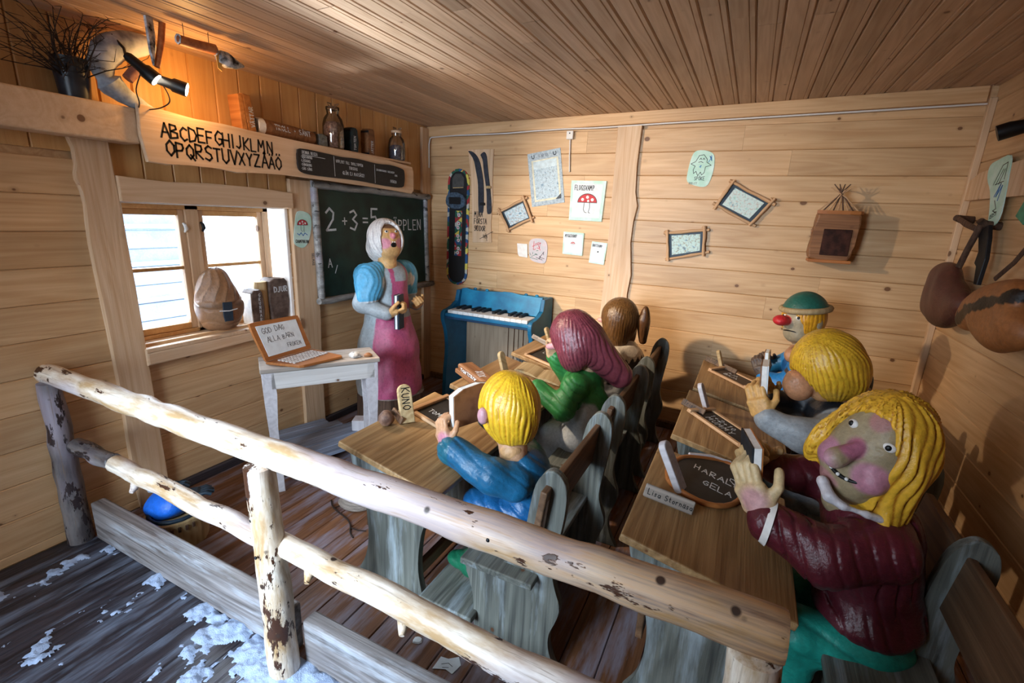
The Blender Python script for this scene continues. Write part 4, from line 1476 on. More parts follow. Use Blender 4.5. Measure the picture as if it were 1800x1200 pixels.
body(B, b, 'sweater', [('c', (2.13, 2.38, .50), (2.05, 2.38, .72), .125, .105), ('e', (2.04, 2.38, .76), (.10, .15, .085)),
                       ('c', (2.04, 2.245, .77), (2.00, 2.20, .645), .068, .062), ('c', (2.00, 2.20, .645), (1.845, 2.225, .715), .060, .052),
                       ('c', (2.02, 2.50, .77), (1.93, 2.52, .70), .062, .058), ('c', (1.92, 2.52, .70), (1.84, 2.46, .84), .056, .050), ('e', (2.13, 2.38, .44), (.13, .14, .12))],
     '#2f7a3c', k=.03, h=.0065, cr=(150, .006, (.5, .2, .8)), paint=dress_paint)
body(B, b, 'dress', [('c', (2.09, 2.315, .62), (2.05, 2.305, .44), .058, .085), ('c', (2.06, 2.35, .42), (1.90, 2.33, .40), .10, .085), ('c', (2.06, 2.42, .42), (1.90, 2.45, .40), .10, .085), ('c', (1.90, 2.33, .40), (1.89, 2.32, .24), .08, .085)],
     '#b3b8bc', k=.04, h=.009, cr=(55, .006, (1, .1, .2)))
hand(B, (1.83, 2.235, .725), (-1, .15, .0), (.1, .2, -1), '#c9a27c', .95, .4, thumb=1)
hand(B, (1.835, 2.445, .845), (-.15, -.2, 1), (.5, -.5, .1), '#c9a27c', .95, .8, thumb=1)
body(B, b, 'shoe', [('c', (1.93, 2.32, .19), (1.84, 2.32, .175), .045, .040), ('c', (1.93, 2.44, .19), (1.84, 2.44, .175), .045, .040), ('c', (1.93, 2.32, .19), (1.93, 2.44, .19), .02)], '#5b3a26', h=.009)

# ---- C: brown ponytail, white fur yoke
b = (2.10, 3.15, 0.0)
Cc = fig(b, 'carved wooden figure with brown ponytail, white furry shoulders and black dress')
CC, CR = (2.02, 3.16, .955), hframe((-1, .05, .0), 0.0)
cr_ = (.098, .108, .125)
make_head(Cc, CC, CR, cr_, '#c9a07c', '#d28a98', nose=((0, .118, -.015), (.016, .032, .018), '#cf9488'), neck=((0, -.03, -.17), .05))
hair(Cc, CC, CR, cr_, '#6a4a28', '#40280f', n=44, amp=.005, crown=(0, 0), bottom=-.17, face=((0, .15, -.06), (.085, .115, .13)), h=.006, lo=[-.18, -.20, -.22], hi=[.18, .16, .17],
     drop=lambda Q, d: smin(smin(d, ell(Q, (-.05, -.01, -.09), (.075, .085, .13)), .03), ell(Q, (.05, -.03, -.09), (.075, .085, .13)), .03), sharp=.8)
hair(Cc, (2.185, 3.155, .95), hframe((-1, 0, 0)), (.022, .022, .10), '#5b3a20', '#35200f', n=10, amp=.004, h=.006, grow=.014, lo=[-.06, -.06, -.17], hi=[.06, .06, .17], name='ponytail',
     drop=lambda Q, d: smin(d, cap(Q, (0, 0, .02), (0, -.012, -.11), .036, .026), .02))
body(Cc, b, 'dress', [('c', (2.12, 3.16, .45), (2.10, 3.16, .70), .13, .115), ('e', (2.07, 3.16, .74), (.11, .155, .085)), ('c', (2.05, 3.02, .74), (1.93, 3.00, .66), .055, .05),
                      ('c', (2.05, 3.30, .74), (1.93, 3.32, .66), .055, .05), ('c', (1.93, 3.00, .66), (1.86, 3.05, .71), .05, .042), ('c', (1.93, 3.32, .66), (1.86, 3.25, .71), .05, .042),
                      ('c', (2.1, 3.1, .44), (1.92, 3.1, .42), .09, .08), ('c', (2.1, 3.22, .44), (1.92, 3.22, .42), .09, .08)], '#1a1a1e', k=.03, h=.008,
     paint=lambda P, c: lmix(c, np.array(lin('#ded2c0')), sstep(.0, .006, P[:, 2] - (.695 + .016 * np.sin(np.arctan2(P[:, 1] - 3.16, P[:, 0] - 2.1) * 17) + .25 * np.clip(P[:, 0] - 2.08, -.2, .2)))))
body(Cc, b, 'collar', [('c', (2.04, 3.09, .825), (2.08, 3.23, .825), .04, .04)], '#7fa0a4', h=.007)
hand(Cc, (1.86, 3.05, .715), (-1, .3, 0), (0, .1, -1), '#c9a27c', .85, .5, thumb=1)
hand(Cc, (1.86, 3.25, .715), (-1, -.3, 0), (0, .1, -1), '#c9a27c', .85, .5, thumb=-1)
for y in (3.1, 3.22):
    body(Cc, b, 'leg', [('c', (1.92, y, .40), (1.92, y, .17), .05, .04), ('c', (1.92, y, .175), (1.85, y, .17), .04, .035)], '#3a2a22', h=.01)

# ---- D: laughing figure turned to the camera, maroon sweater and teal trousers
b = (3.22, 1.60, 0.0)
D = fig(b, 'carved wooden figure with long yellow hair, big pink nose, maroon sweater and teal trousers')
DC, DR = (3.150, 1.560, 1.010), hframe((-.62, -.78, .10), -0.27)
dr = (.112, .100, .158)


def spot(Q, c, r):
    return 1 - sstep(.75, 1.2, np.linalg.norm((Q - np.array(c)) / np.array(r), axis=1))


def d_paint(Q, c):
    for cc, rr, colr, k in (((-.060, .09, -.045), (.046, .08, .045), '#bf7f95', .9), ((.064, .09, -.048), (.044, .08, .040), '#b87a92', .9), ((.0, .09, .105), (.030, .08, .032), '#a86a72', .7),
                            ((.035, .08, -.120), (.045, .08, .020), '#b57a84', .7), ((.006, .112, .008), (.030, .036, .036), '#a8627c', .95), ((.020, .14, -.036), (.026, .026, .026), '#d49ab8', .9)):
        c = lmix(c, np.array(lin(colr)), spot(Q, cc, rr) * k)
    return c


def d_extra(Q, d):
    d = smin(d, cap(Q, (-.004, .085, .030), (.018, .132, -.030), .016, .030), .008)
    d = smin(d, ell(Q, (-.058, .062, -.058), (.038, .036, .040)), .02)
    d = smin(d, ell(Q, (.058, .062, -.058), (.038, .036, .040)), .02)
    for s in (-1, 1):
        d = d + .004 * np.exp(-((Q[:, 2] - .030 - .25 * np.abs(Q[:, 0])) / .004) ** 2) * (Q[:, 1] > 0) * (Q[:, 0] * s > .03) * (Q[:, 0] * s < .075)
    return d


dh = make_head(D, DC, DR, dr, '#9c8b6c', None, None, ears=False, h=.0042, neck=((0, -.02, -.20), .055), chin=True, extra=d_extra, paint=d_paint)
eyes(dh, dr, x=.050, z=.056, s=.016, look=(.1, 0))
mo = mouth(dh, dr, .060, -.086, .022, .0060, teeth=3, x0=.004)
hair(D, DC, DR, dr, '#e8b236', '#a4651a', n=46, amp=.013, crown=(.05, .02), face=((.012, .19, -.025), (.115, .200, .172)), h=.0046, grow=.018, lo=[-.29, -.26, -.40], hi=[.19, .15, .22], cen=(.006, -.014, .0),
     drop=lambda Q, d: smin(smin(smin(d, cap(Q, (-.030, -.045, .0), (-.100, -.065, -.305), .088, .062), .03), cap(Q, (-.072, -.010, .0), (-.135, -.000, -.295), .048, .040), .03), ell(Q, (.122, .0, -.06), (.030, .07, .085)), .02), sharp=1.0)
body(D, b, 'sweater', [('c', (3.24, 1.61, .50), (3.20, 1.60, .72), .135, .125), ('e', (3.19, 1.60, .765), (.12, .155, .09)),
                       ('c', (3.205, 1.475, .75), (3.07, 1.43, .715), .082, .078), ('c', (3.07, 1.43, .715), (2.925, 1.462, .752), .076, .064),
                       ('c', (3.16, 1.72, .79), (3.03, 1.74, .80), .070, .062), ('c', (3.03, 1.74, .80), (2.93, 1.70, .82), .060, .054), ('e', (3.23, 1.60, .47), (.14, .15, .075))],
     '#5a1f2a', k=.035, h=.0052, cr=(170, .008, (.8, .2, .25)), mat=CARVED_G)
body(D, b, 'collar', [('c', (3.035, 1.50, .905), (3.050, 1.468, .880), .016, .017), ('c', (3.050, 1.468, .880), (3.085, 1.455, .866), .017, .014), ('c', (3.085, 1.455, .866), (3.14, 1.462, .856), .013, .010), ('c', (3.14, 1.462, .856), (3.20, 1.485, .838), .010, .008)], '#cfcbd0', k=.01, h=.0045)
cuffp = [(2.918 + .012, 1.462, .750)]
link('cuff', tube_mesh([(2.908, 1.463, .752), (2.926, 1.461, .750)], [.063, .070], 18, 0.05), WHITEP, D, wmat(D).inverted())
hand(D, (2.895, 1.472, .775), (-.55, .25, .85), (.5, 1, .3), '#cbb084', 1.28, .95, thumb=-1, pink='#c6919c')
hand(D, (2.90, 1.70, .83), (-.5, -.5, .6), (.2, -1, .0), '#c0a070', 1.2, 1.0, thumb=1)
body(D, b, 'trousers', [('e', (3.24, 1.60, .40), (.135, .15, .10)), ('c', (3.22, 1.53, .37), (3.05, 1.50, .385), .085, .078), ('c', (3.22, 1.67, .37), (3.05, 1.70, .385), .085, .078),
                        ('c', (3.05, 1.50, .385), (3.06, 1.49, .20), .075, .060), ('c', (3.05, 1.70, .385), (3.06, 1.70, .20), .075, .060)], '#1f9485', k=.03, h=.0075, cr=(60, .006, (.2, .3, 1)))
for y in (1.49, 1.70):
    body(D, b, 'shoe', [('c', (3.06, y, .19), (2.98, y, .172), .055, .042)], '#3a2418', h=.009)

# ---- E: yellow mop, grey jacket, face turned down to the book
b = (3.24, 2.38, 0.0)
E = fig(b, 'carved wooden figure with yellow bowl-cut hair, huge round nose and grey jacket')
EC, ER = (3.12, 2.36, 1.03), hframe((-.86, -.30, -.42), -0.15)
er = (.112, .112, .132)
eh = make_head(E, EC, ER, er, '#c08e62', None, nose=((-.008, .128, -.035), (.062, .060, .072), '#bf8660'), ears=False, neck=((.0, -.06, -.17), .055), h=.0055)
eyes(eh, er, x=.058, z=.055, s=.012)
mouth(eh, er, .045, -.098, .010, .005)
hair(E, EC, ER, er, '#e0b030', '#b67d1c', n=44, amp=.006, crown=(.0, .03), face=((-.01, .16, -.085), (.098, .14, .135)), h=.005, grow=.03, bottom=-.135, lo=[-.19, -.21, -.20], hi=[.19, .19, .19],
     drop=lambda Q, d: smin(d, ell(Q, (0, -.05, -.04), (.12, .10, .12)), .03), sharp=.8)
body(E, b, 'jacket', [('c', (3.26, 2.38, .50), (3.22, 2.38, .74), .135, .12), ('e', (3.20, 2.38, .80), (.115, .16, .09)), ('c', (3.20, 2.26, .80), (3.07, 2.19, .765), .074, .070),
                      ('c', (3.07, 2.19, .765), (2.93, 2.20, .800), .066, .056), ('c', (3.18, 2.50, .82), (3.02, 2.50, .80), .066, .058), ('c', (3.02, 2.50, .80), (2.94, 2.42, .83), .055, .05), ('e', (3.25, 2.38, .44), (.14, .15, .12)),
                      ('c', (3.22, 2.32, .44), (3.05, 2.30, .43), .09, .08), ('c', (3.22, 2.46, .44), (3.05, 2.48, .43), .09, .08)],
     '#8d949a', k=.035, h=.0075, cr=(60, .005, (.6, .3, .7)), paint=lambda P, c: lmix(c, np.array(lin('#23262c')), sstep(2.29, 2.30, P[:, 1]) * (1 - sstep(2.44, 2.46, P[:, 1])) * sstep(.72, .74, P[:, 2])))
hand(E, (2.905, 2.205, .815), (-.45, .2, .9), (.3, 1, .1), '#c79a5c', 1.15, 1.0, thumb=-1)
hand(E, (2.93, 2.41, .84), (-.45, -.2, .8), (.1, -1, .1), '#c79a5c', 1.0, 1.0, thumb=1)
for y in (2.30, 2.48):
    body(E, b, 'leg', [('c', (3.05, y, .42), (3.06, y, .20), .065, .05), ('c', (3.06, y, .185), (2.98, y, .17), .05, .04)], '#34404c', h=.01)

# ---- F: green cap and red nose
b = (3.18, 3.13, 0.0)
Fg = fig(b, 'carved wooden figure with green cap, pointed red nose and blue overalls, farthest right')
FC, FR = (3.075, 3.12, 1.105), hframe((-.70, -.72, .0), 0.06)
fr = (.098, .100, .122)
fh = make_head(Fg, FC, FR, fr, '#a3957a', None, nose=((.024, .128, -.004), (.042, .050, .030), '#c0242c'), neck=((0, -.03, -.17), .05), h=.0055,
               paint=lambda Q, c: c)
eyes(fh, fr, x=.046, z=.018, s=.017)
mouth(fh, fr, .040, -.060, -.004, .004)
hair(Fg, FC, FR, fr, '#d79a24', '#a8681a', n=30, amp=.005, crown=(0, 0), face=((-.0, .16, -.060), (.088, .155, .112)), h=.0055, grow=.014, bottom=-.085, lo=[-.16, -.17, -.15], hi=[.16, .16, .17], sharp=.8)


def capF(Q):
    d = ell(Q, (0, -.012, .030), (.118, .124, .130))
    return smax(d, -(Q[:, 2] - .060 + .10 * Q[:, 1]), .01)


v_, q_ = surfnet(capF, [-.14, -.16, -.0], [.14, .14, .18], .006)
cp = link('cap', np_mesh('cap', v_, q_, lambda Q: np.tile(np.array(lin('#1d5a4e')), (len(Q), 1))), CARVED, Fg, M4(FR, FC), world=True)
br_pts = [(.116 * math.cos(t), -.012 + .122 * math.sin(t),   .064 - .10 * (.122 * math.sin(t))) for t in [2 * PI * i / 28 for i in range(29)]]
link('cap_brim', tube_mesh(br_pts, 0.017, 8, 0.05), LIGHTW, cp)
body(Fg, b, 'overalls', [('c', (3.20, 3.13, .50), (3.15, 3.13, .78), .13, .11), ('e', (3.12, 3.12, .83), (.10, .14, .09)), ('c', (3.10, 2.99, .83), (3.03, 2.965, .74), .060, .055), ('c', (3.03, 2.965, .74), (2.93, 3.00, .765), .052, .045),
                         ('c', (3.08, 3.25, .84), (2.97, 3.25, .77), .058, .05), ('e', (3.19, 3.13, .44), (.13, .145, .12)), ('c', (3.15, 3.06, .44), (3.0, 3.05, .42), .08, .075), ('c', (3.15, 3.2, .44), (3.0, 3.2, .42), .08, .075)],
     '#1f78b8', k=.035, h=.0075, paint=lambda P, c: lmix(c, np.array(lin('#4c3c34')), sstep(3.0, 2.985, P[:, 1]) * (np.abs(P[:, 0] - 3.02 + (P[:, 2] - .85) * .8) < .014)))
bd = link('badge', ball_mesh(.024, .006, .024, 12, 8), plain('badge_red', '#c8606c', 0.6, c2='#e0b0b4', scale=90), Fg, M4(hframe((-.45, -.9, .1)), (3.055, 2.925, .80)), world=True)
body(Fg, b, 'collar', [('c', (3.05, 3.02, .915), (3.10, 3.20, .915), .042, .045)], '#b98460', h=.007)
hand(Fg, (2.925, 3.00, .775), (-.5, .1, .8), (.2, 1, .1), '#4f4038', .9, 1.0, thumb=-1)
hand(Fg, (2.965, 3.25, .78), (-.5, -.2, .6), (.1, -1, .1), '#4f4038', .9, 1.0, thumb=1)
for y in (3.05, 3.2):
    body(Fg, b, 'leg', [('c', (3.0, y, .40), (3.02, y, .19), .06, .045), ('c', (3.02, y, .185), (2.94, y, .17), .045, .04)], '#25507a', h=.01)

# ---- the teacher, on her stump in the corner by the chalkboard
b = (0.42, 2.70, 0.29)
T = empty('carved_figure', b, label='carved wooden teacher with white headscarf, blue shawl and pink apron before the chalkboard', cat='figure')
TC, TRr = (.455, 2.66, 1.405), hframe((.88, -.34, .26), 0.0)
tr = (.102, .105, .125)
th = make_head(T, TC, TRr, tr, '#d3a56c', '#d98a9a', nose=((0, .108, .012), (.020, .024, .022), '#d07f8c'), ears=False, neck=((0, -.03, -.16), .062), h=.0055,
               paint=lambda Q, c: lmix(c, np.array(lin('#6b4a34')), sstep(.072, .082, Q[:, 2] + .25 * Q[:, 1] - .01)))
eyes(th, tr, x=.036, z=.042, s=.013)
link('mouth', ball_mesh(.026, .012, .026, 14, 8), BLACK, th, TR(0.0, .092, -.046))
for k in (-.008, .008):
    link('tooth', boxm(.008, .006, .009, .002), WHITEP, th, TR(k, .104, -.032))
hair(T, TC, TRr, tr, '#e4e0dc', '#bdb8b8', n=22, amp=.005, crown=(0, .02), face=((0, .17, -.03), (.092, .18, .160)), h=.0065, grow=.022, lo=[-.17, -.25, -.26], hi=[.17, .13, .17], name='headscarf', mat=CARVED,
     drop=lambda Q, d: smin(smin(d, ell(Q, (.0, -.095, -.03), (.10, .10, .115)), .03), cap(Q, (0, -.10, -.08), (0, -.12, -.16), .035, .02), .02), sharp=.9)
G_ = '#a4adb2'


def skirt(P, c):
    y, x, z = P[:, 1], P[:, 0], P[:, 2]
    pk = np.array(lin('#b9557a'))
    ang = np.arctan2(y - 2.70, x - .42)
    ay = np.abs(y - 2.70 + .25 * (x - .5))
    ap = (1 - sstep(1.25, 1.30, np.abs(ang + .12))) * ((z < .865) | ((z < .96) & (ay < .10) & (x < .56)))
    bib = (ay < .080 + .10 * np.clip(1.05 - z, 0, .1)) * (x > .42) * (z >= .93) * (z < 1.13)
    strap = (ay > .055) * (ay < .088) * (x > .36) * (z >= 1.12)
    c = lmix(c, pk, np.clip(ap + bib + strap, 0, 1.0))
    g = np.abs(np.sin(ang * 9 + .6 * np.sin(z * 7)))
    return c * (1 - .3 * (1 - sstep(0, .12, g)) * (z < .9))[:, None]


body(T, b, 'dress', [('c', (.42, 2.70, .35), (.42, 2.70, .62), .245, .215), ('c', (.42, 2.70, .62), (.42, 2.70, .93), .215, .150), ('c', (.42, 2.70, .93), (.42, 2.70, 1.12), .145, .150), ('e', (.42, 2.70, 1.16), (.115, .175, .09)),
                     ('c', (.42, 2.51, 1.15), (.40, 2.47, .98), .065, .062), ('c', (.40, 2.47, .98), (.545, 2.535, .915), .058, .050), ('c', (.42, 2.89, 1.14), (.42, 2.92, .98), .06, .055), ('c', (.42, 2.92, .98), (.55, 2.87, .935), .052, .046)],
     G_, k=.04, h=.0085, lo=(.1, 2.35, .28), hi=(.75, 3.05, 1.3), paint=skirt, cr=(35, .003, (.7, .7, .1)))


def shF(P):
    d = None
    for sg in (-1, 1):
        e = smin(ell(P, (.425, 2.70 + sg * .185, 1.12), (.105, .095, .135)), cap(P, (.44, 2.70 + sg * .12, 1.215), (.43, 2.70 + sg * .225, 1.02), .050, .070), .04)
        e = smax(e, -(P[:, 2] - .985 - .10 * (P[:, 0] - .42)), .01)
        d = e if d is None else np.minimum(d, e)
    d = smin(d, cap(P, (.345, 2.56, 1.16), (.345, 2.84, 1.16), .08), .03)
    front = P[:, 0] - (.500 + .5 * np.clip(np.abs(P[:, 1] - 2.70) - .10, 0, .1) + .0 * P[:, 2])
    d = smax(d, -(d + .024), .004)
    return smax(d, front, .008) + .002 * np.sin(P[:, 1] * 210 + 3 * np.sin(P[:, 2] * 20)) + .0015 * wav(P)


def shC(P):
    c = np.tile(np.array(lin('#57a8d0')), (len(P), 1))
    fr_ = .500 + .5 * np.clip(np.abs(P[:, 1] - 2.70) - .10, 0, .1)
    edge = np.maximum(sstep(-.010, -.004, P[:, 0] - fr_), 1 - sstep(.995, 1.003, P[:, 2] - .10 * (P[:, 0] - .42)))
    c = lmix(c, np.array(lin('#dfe3e6')), edge)
    return c


blob('shawl', shF, (.22, 2.30, .9), (.60, 3.10, 1.32), .006, shC, T, origin=b)
hand(T, (.553, 2.545, .912), (.75, .6, .1), (-.3, .4, .8), '#d3a56c', 1.1, 1.2, thumb=1)
hand(T, (.555, 2.865, .935), (.75, -.5, .1), (-.3, -.4, .8), '#d3a56c', 1.0, 1.3, thumb=-1, pink='#d98a9a')
stump = empty('tree_stump', (.42, 2.72, 0), label='short dark tree stump under the carved teacher', cat='stump')
link('bark', lathe_mesh([(.27, 0), (.255, .1), (.25, .275)], 26, wob=.08), DARKW, stump)
link('cut_face', lathe_mesh([(.245, .27), (.247, .286), (.0, .288)], 26, wob=.08), GREY_X, stump)
tb = empty('book', (.60, 2.60, .93), label='upright dark blue book with pale edge held by the teacher', cat='book')
bM = frame((.612, 2.575, .80), (-.25, 1, 0), (0, 0, 1))
link('cover', box_mesh(0, .085, 0, .245, .0, .012, .003), plain('navy_cover', '#1c2c3c', .5), tb, bM, world=True)
link('page_block', box_mesh(-.004, .081, .004, .241, -.016, 0, .001), PAPER, tb, bM, world=True)
link('cover', box_mesh(0, .085, 0, .245, -.026, -.016, .003), plain('navy_cover_back', '#1c2c3c', .5), tb, bM, world=True)
# ------------------------------------------------------------------ things on the shelf
def thing(name, loc, label, cat, group=None):
    return empty(name, loc, label=label, cat=cat, group=group)


def part(name, me, mat, root, M=None):
    """M in world space"""
    return link(name, me, mat, root, M if M is not None else Matrix(), world=True)


SH = 2.003   # shelf surface
FACE_X = lambda x, y, z: frame((x, y, z), (0, 1, 0), (0, 0, 1))      # text on a face looking to +X
ORW = wood('orange_lit_wood', '#c98a4c', '#94592a', contrast=1.2, knots=0.2, rough=0.6, grain='z')

t = thing('wooden_book', (0.08, 1.90, SH), 'tall split wooden book reading VÄTTAR, leaning on the shelf', 'book')
part('block', prism_mesh([(0, 0), (0.035, 0), (0.03, 0.19), (0.0, 0.185)], .09, .004), ORW, t, FACE_X(0.035, 1.885, SH) @ RZ(0.06))
part('block', prism_mesh([(0.038, 0), (0.088, 0.0), (0.08, 0.185), (0.034, 0.192)], .09, .004), ORW, t, FACE_X(0.035, 1.885, SH) @ RZ(0.09))
text('lettering', 'VÄTTAR', .024, CHALK, FACE_X(0.1256, 1.965, SH + .03) @ RZ(PI / 2 + .09), t, w=.16)

t = thing('log_book', (0.085, 2.2, SH), 'brown log lying on the shelf lettered TROLL & SÅNT with striped pale end', 'book')
part('block', tube_mesh([(.08, 2.035, SH + .048), (.08, 2.2, SH + .045), (.08, 2.40, SH + .040)], [.047, .045, .040], 14, .06, seed=4), BROWNW, t)
part('page_end', tube_mesh([(.08, 1.992, SH + .048), (.08, 2.036, SH + .048)], [.046, .0475], 14, .05, seed=5), WHITEP, t)
for k in range(6):
    part('page_line', boxm(.003, .002, .07, 0), INK, t, TR(.062 + .011 * k, 1.9905, SH + .048))
text('lettering', 'TROLL & SÅNT', .030, CHALK, frame((.124, 2.095, SH + .040), (0, 1, -.01), (-.25, 0, 1)) @ TR(0, 0, .0035), t, w=.14)

t = thing('carved_block', (0.09, 2.49, SH), 'small grey and brown carved block between log book and tall jar', 'block')
part('block', prism_mesh([(0, 0), (.075, 0), (.07, .065), (.03, .078), (0, .07)], .06, .006), GREY_Z, t, FACE_X(.05, 2.435, SH))
part('block', prism_mesh([(0, 0), (.03, 0), (.028, .085), (0, .08)], .05, .005), DARKW, t, FACE_X(.04, 2.405, SH))


def jar(loc, label, r, h, fill, fmat, knob):
    t = thing('glass_jar', loc, label, 'jar')
    x, y, z = loc
    t2 = TR(x, y, z)
    part('glass', lathe_mesh([(0.0, .0), (r * .9, .0), (r, .012), (r, h * .62), (r * .86, h * .78), (r * .55, h * .9), (r * .6, h)], 24), JARG, t, t2)
    part('contents', lathe_mesh([(0, .004), (r * .84, .004), (r * .92, .02), (r * .90, fill * .8), (r * .6, fill), (0, fill * .95)], 18, wob=.12), fmat, t, t2)
    part('lid', lathe_mesh([(0, h), (r * .64, h), (r * .64, h + .018), (r * .3, h + .026), (0, h + .026)], 20), knob, t, t2)
    for k in range(3):
        a = k * 2.1
        part('plastic_wrap', tube_mesh([(x + r * .3 * math.cos(a), y + r * .3 * math.sin(a), z + h + .02), (x + r * .6 * math.cos(a + .5), y + r * .6 * math.sin(a + .5), z + h + .04), (x + r * .2 * math.cos(a + 1), y + r * .2 * math.sin(a + 1), z + h + .035)], .005, 6), JARG, t)
    return t


jar((0.080, 2.59, SH), 'tall glass jar filled with brown bits, middle of the shelf', .070, .245, .17, plain('brown_bits', '#5d4236', .8, c2='#a07d6a', scale=70, bump=.6), JARG)
jar((0.080, 3.25, SH), 'glass jar half full of dark beads at the corner end of the shelf', .066, .205, .115, plain('dark_beads', '#33353e', .4, c2='#6d7280', scale=110, bump=.8), PINE_P)

for (y, w, h, m, lab, tx) in ((2.745, .055, .148, plain('dark_teal_block', '#1e343c', .6, c2='#101a1e'), 'dark teal wooden book on the shelf lettered TOMTEN', 'TOMTEN'),
                              (2.92, .052, .168, BROWNW, 'brown wooden book on the shelf lettered JÄTTER', 'JÄTTER')):
    t = thing('wooden_book', (.08, y, SH), lab, 'book')
    part('block', prism_mesh(smooth_pts([(-w * .6, 0), (w * .6, 0), (w * .6, h), (0, h + .006), (-w * .6, h)], 2), .075, .006, 2), m, t, FACE_X(.045, y, SH))
    part('spine', box_mesh(0, .075, 0, .004, 0, h, .001), BLACKP, t, TR(.044, y - w * .62, SH))
    text('lettering', tx, .020, CHALK, FACE_X(.1206, y + .012, SH + .012) @ RZ(PI / 2), t, w=.17)

# dark pail with twigs in the upper left corner
t = thing('twig_pail', (0.065, 1.165, 2.012), 'dark pail full of thin bare twigs on the beam, upper left corner', 'pail')
part('pail', lathe_mesh([(0, 0), (.052, 0), (.066, .155), (.060, .155), (.046, .01), (0, .012)], 22), plain('dark_pail', '#1d1f26', .35, c2='#2c3038', scale=20), t, TR(.066, 1.165, 2.012))
part('handle', tube_mesh([(.066, 1.10, 2.16), (.12, 1.13, 2.19), (.135, 1.165, 2.195), (.12, 1.20, 2.19), (.066, 1.23, 2.16)], .0025, 6), METAL, t)
tw = bmesh.new()
rt = random.Random(9)
TWIG = plain('dark_twig', '#2a1d16', .8, bump=0)
for i in range(46):
    a = rt.uniform(-2.0, .9)
    p = V((.066 + rt.uniform(-.03, .03), 1.165 + rt.uniform(-.03, .03), 2.08))
    d = V((rt.uniform(.0, .7), -abs(math.cos(a)) * rt.uniform(.1, 1.0) + (.35 if i % 5 == 0 else 0), rt.uniform(.25, 1.0))).normalized()
    L_ = rt.uniform(.18, .42)
    pts = [p]
    for s_ in range(5):
        d = (d + V((rt.uniform(-.25, .25), rt.uniform(-.3, .3), rt.uniform(-.32, .1)))).normalized()
        q = pts[-1] + d * L_ / 5
        q.z = min(q.z, 2.325)
        q.x = max(q.x, .02)
        pts.append(q)
        if s_ > 0:
            e = q + V((rt.uniform(-.05, .07), rt.uniform(-.08, .06), rt.uniform(-.02, .05)))
            e.z = min(e.z, 2.33)
            e.x = max(e.x, .01)
            tube_bm(tw, [q, e], [.0015, .0007], 3, cap=False)
    tube_bm(tw, pts, [.0032, .0028, .0024, .002, .0015, .001], 4, cap=False)
part('twigs', bm_mesh(tw), TWIG, t)['kind'] = 'stuff'

# crescent of grey driftwood with a rolled strip of bark
t = thing('driftwood', (0.12, 1.30, 2.012), 'grey crescent-shaped driftwood standing on the beam left of the spot lamps', 'driftwood')
DRIFT = plain('grey_driftwood', '#c3c9d0', .75, c2='#666d78', scale=9, bump=.8)
cpts = smooth_pts([(.12, 1.475, 2.30), (.12, 1.40, 2.285), (.12, 1.31, 2.245), (.12, 1.262, 2.19), (.12, 1.255, 2.13), (.12, 1.285, 2.085), (.12, 1.34, 2.05), (.115, 1.41, 2.022), (.11, 1.455, 2.014)], 3, False)
nn = len(cpts)
crad = [.030 + .030 * math.sin(PI * min(1, i / (nn * .55))) if i < nn * .55 else max(.006, .052 * (1 - (i - nn * .55) / (nn * .48)) + .004) for i in range(nn)]
part('trunk', tube_mesh(cpts, crad, 14, .14, .75, seed=3), DRIFT, t)
part('bark_scroll', tube_mesh([(.145, 1.335, 2.125), (.15, 1.362, 2.160), (.15, 1.39, 2.200)], [.022, .023, .022], 12), plain('pink_bark', '#8b5f55', .7, c2='#6d463e'), t)

# the two spot lamps
t = thing('spot_lamp_pair', (.16, 1.39, 2.012), 'pair of black spot lamps with lit faces on the shelf', 'spot lamp')
LAMPE = plain('lit_lamp_face', '#fff0d8', .4, emit=25.0, bump=0)
for (p0, p1) in (((.225, 1.30, 2.205), (.290, 1.375, 2.120)), ((.255, 1.375, 2.135), (.335, 1.475, 2.100))):
    d = (V(p1) - V(p0)).normalized()
    h_ = part('lamp_housing', tube_mesh([V(p0), V(p0) + d * .012, V(p0) + (V(p1) - V(p0)) * .55, V(p0) + (V(p1) - V(p0)) * .62, V(p1)], [.014, .020, .023, .030, .031], 18), BLACK, t)
    link('lamp_face', tube_mesh([V(p1), V(p1) + d * .002], [.026, .026], 18), LAMPE, h_, Matrix())
part('bracket', tube_mesh([(.14, 1.30, 2.29), (.18, 1.32, 2.24), (.225, 1.30, 2.205)], .006, 8), METAL, t)
part('bracket', tube_mesh([(.225, 1.30, 2.205), (.24, 1.35, 2.17), (.255, 1.375, 2.135)], .006, 8), METAL, t)
part('lamp_cord', tube_mesh(smooth_pts([(.24, 1.345, 2.15), (.21, 1.33, 2.08), (.20, 1.34, 2.03), (.15, 1.36, 2.01)], 5, False), .0028, 6), BLACK, t)
part('lamp_cord', tube_mesh(smooth_pts([(.27, 1.40, 2.125), (.265, 1.43, 2.08), (.25, 1.44, 2.045), (.21, 1.42, 2.02), (.16, 1.40, 2.012)], 5, False), .0028, 6), BLACK, t)

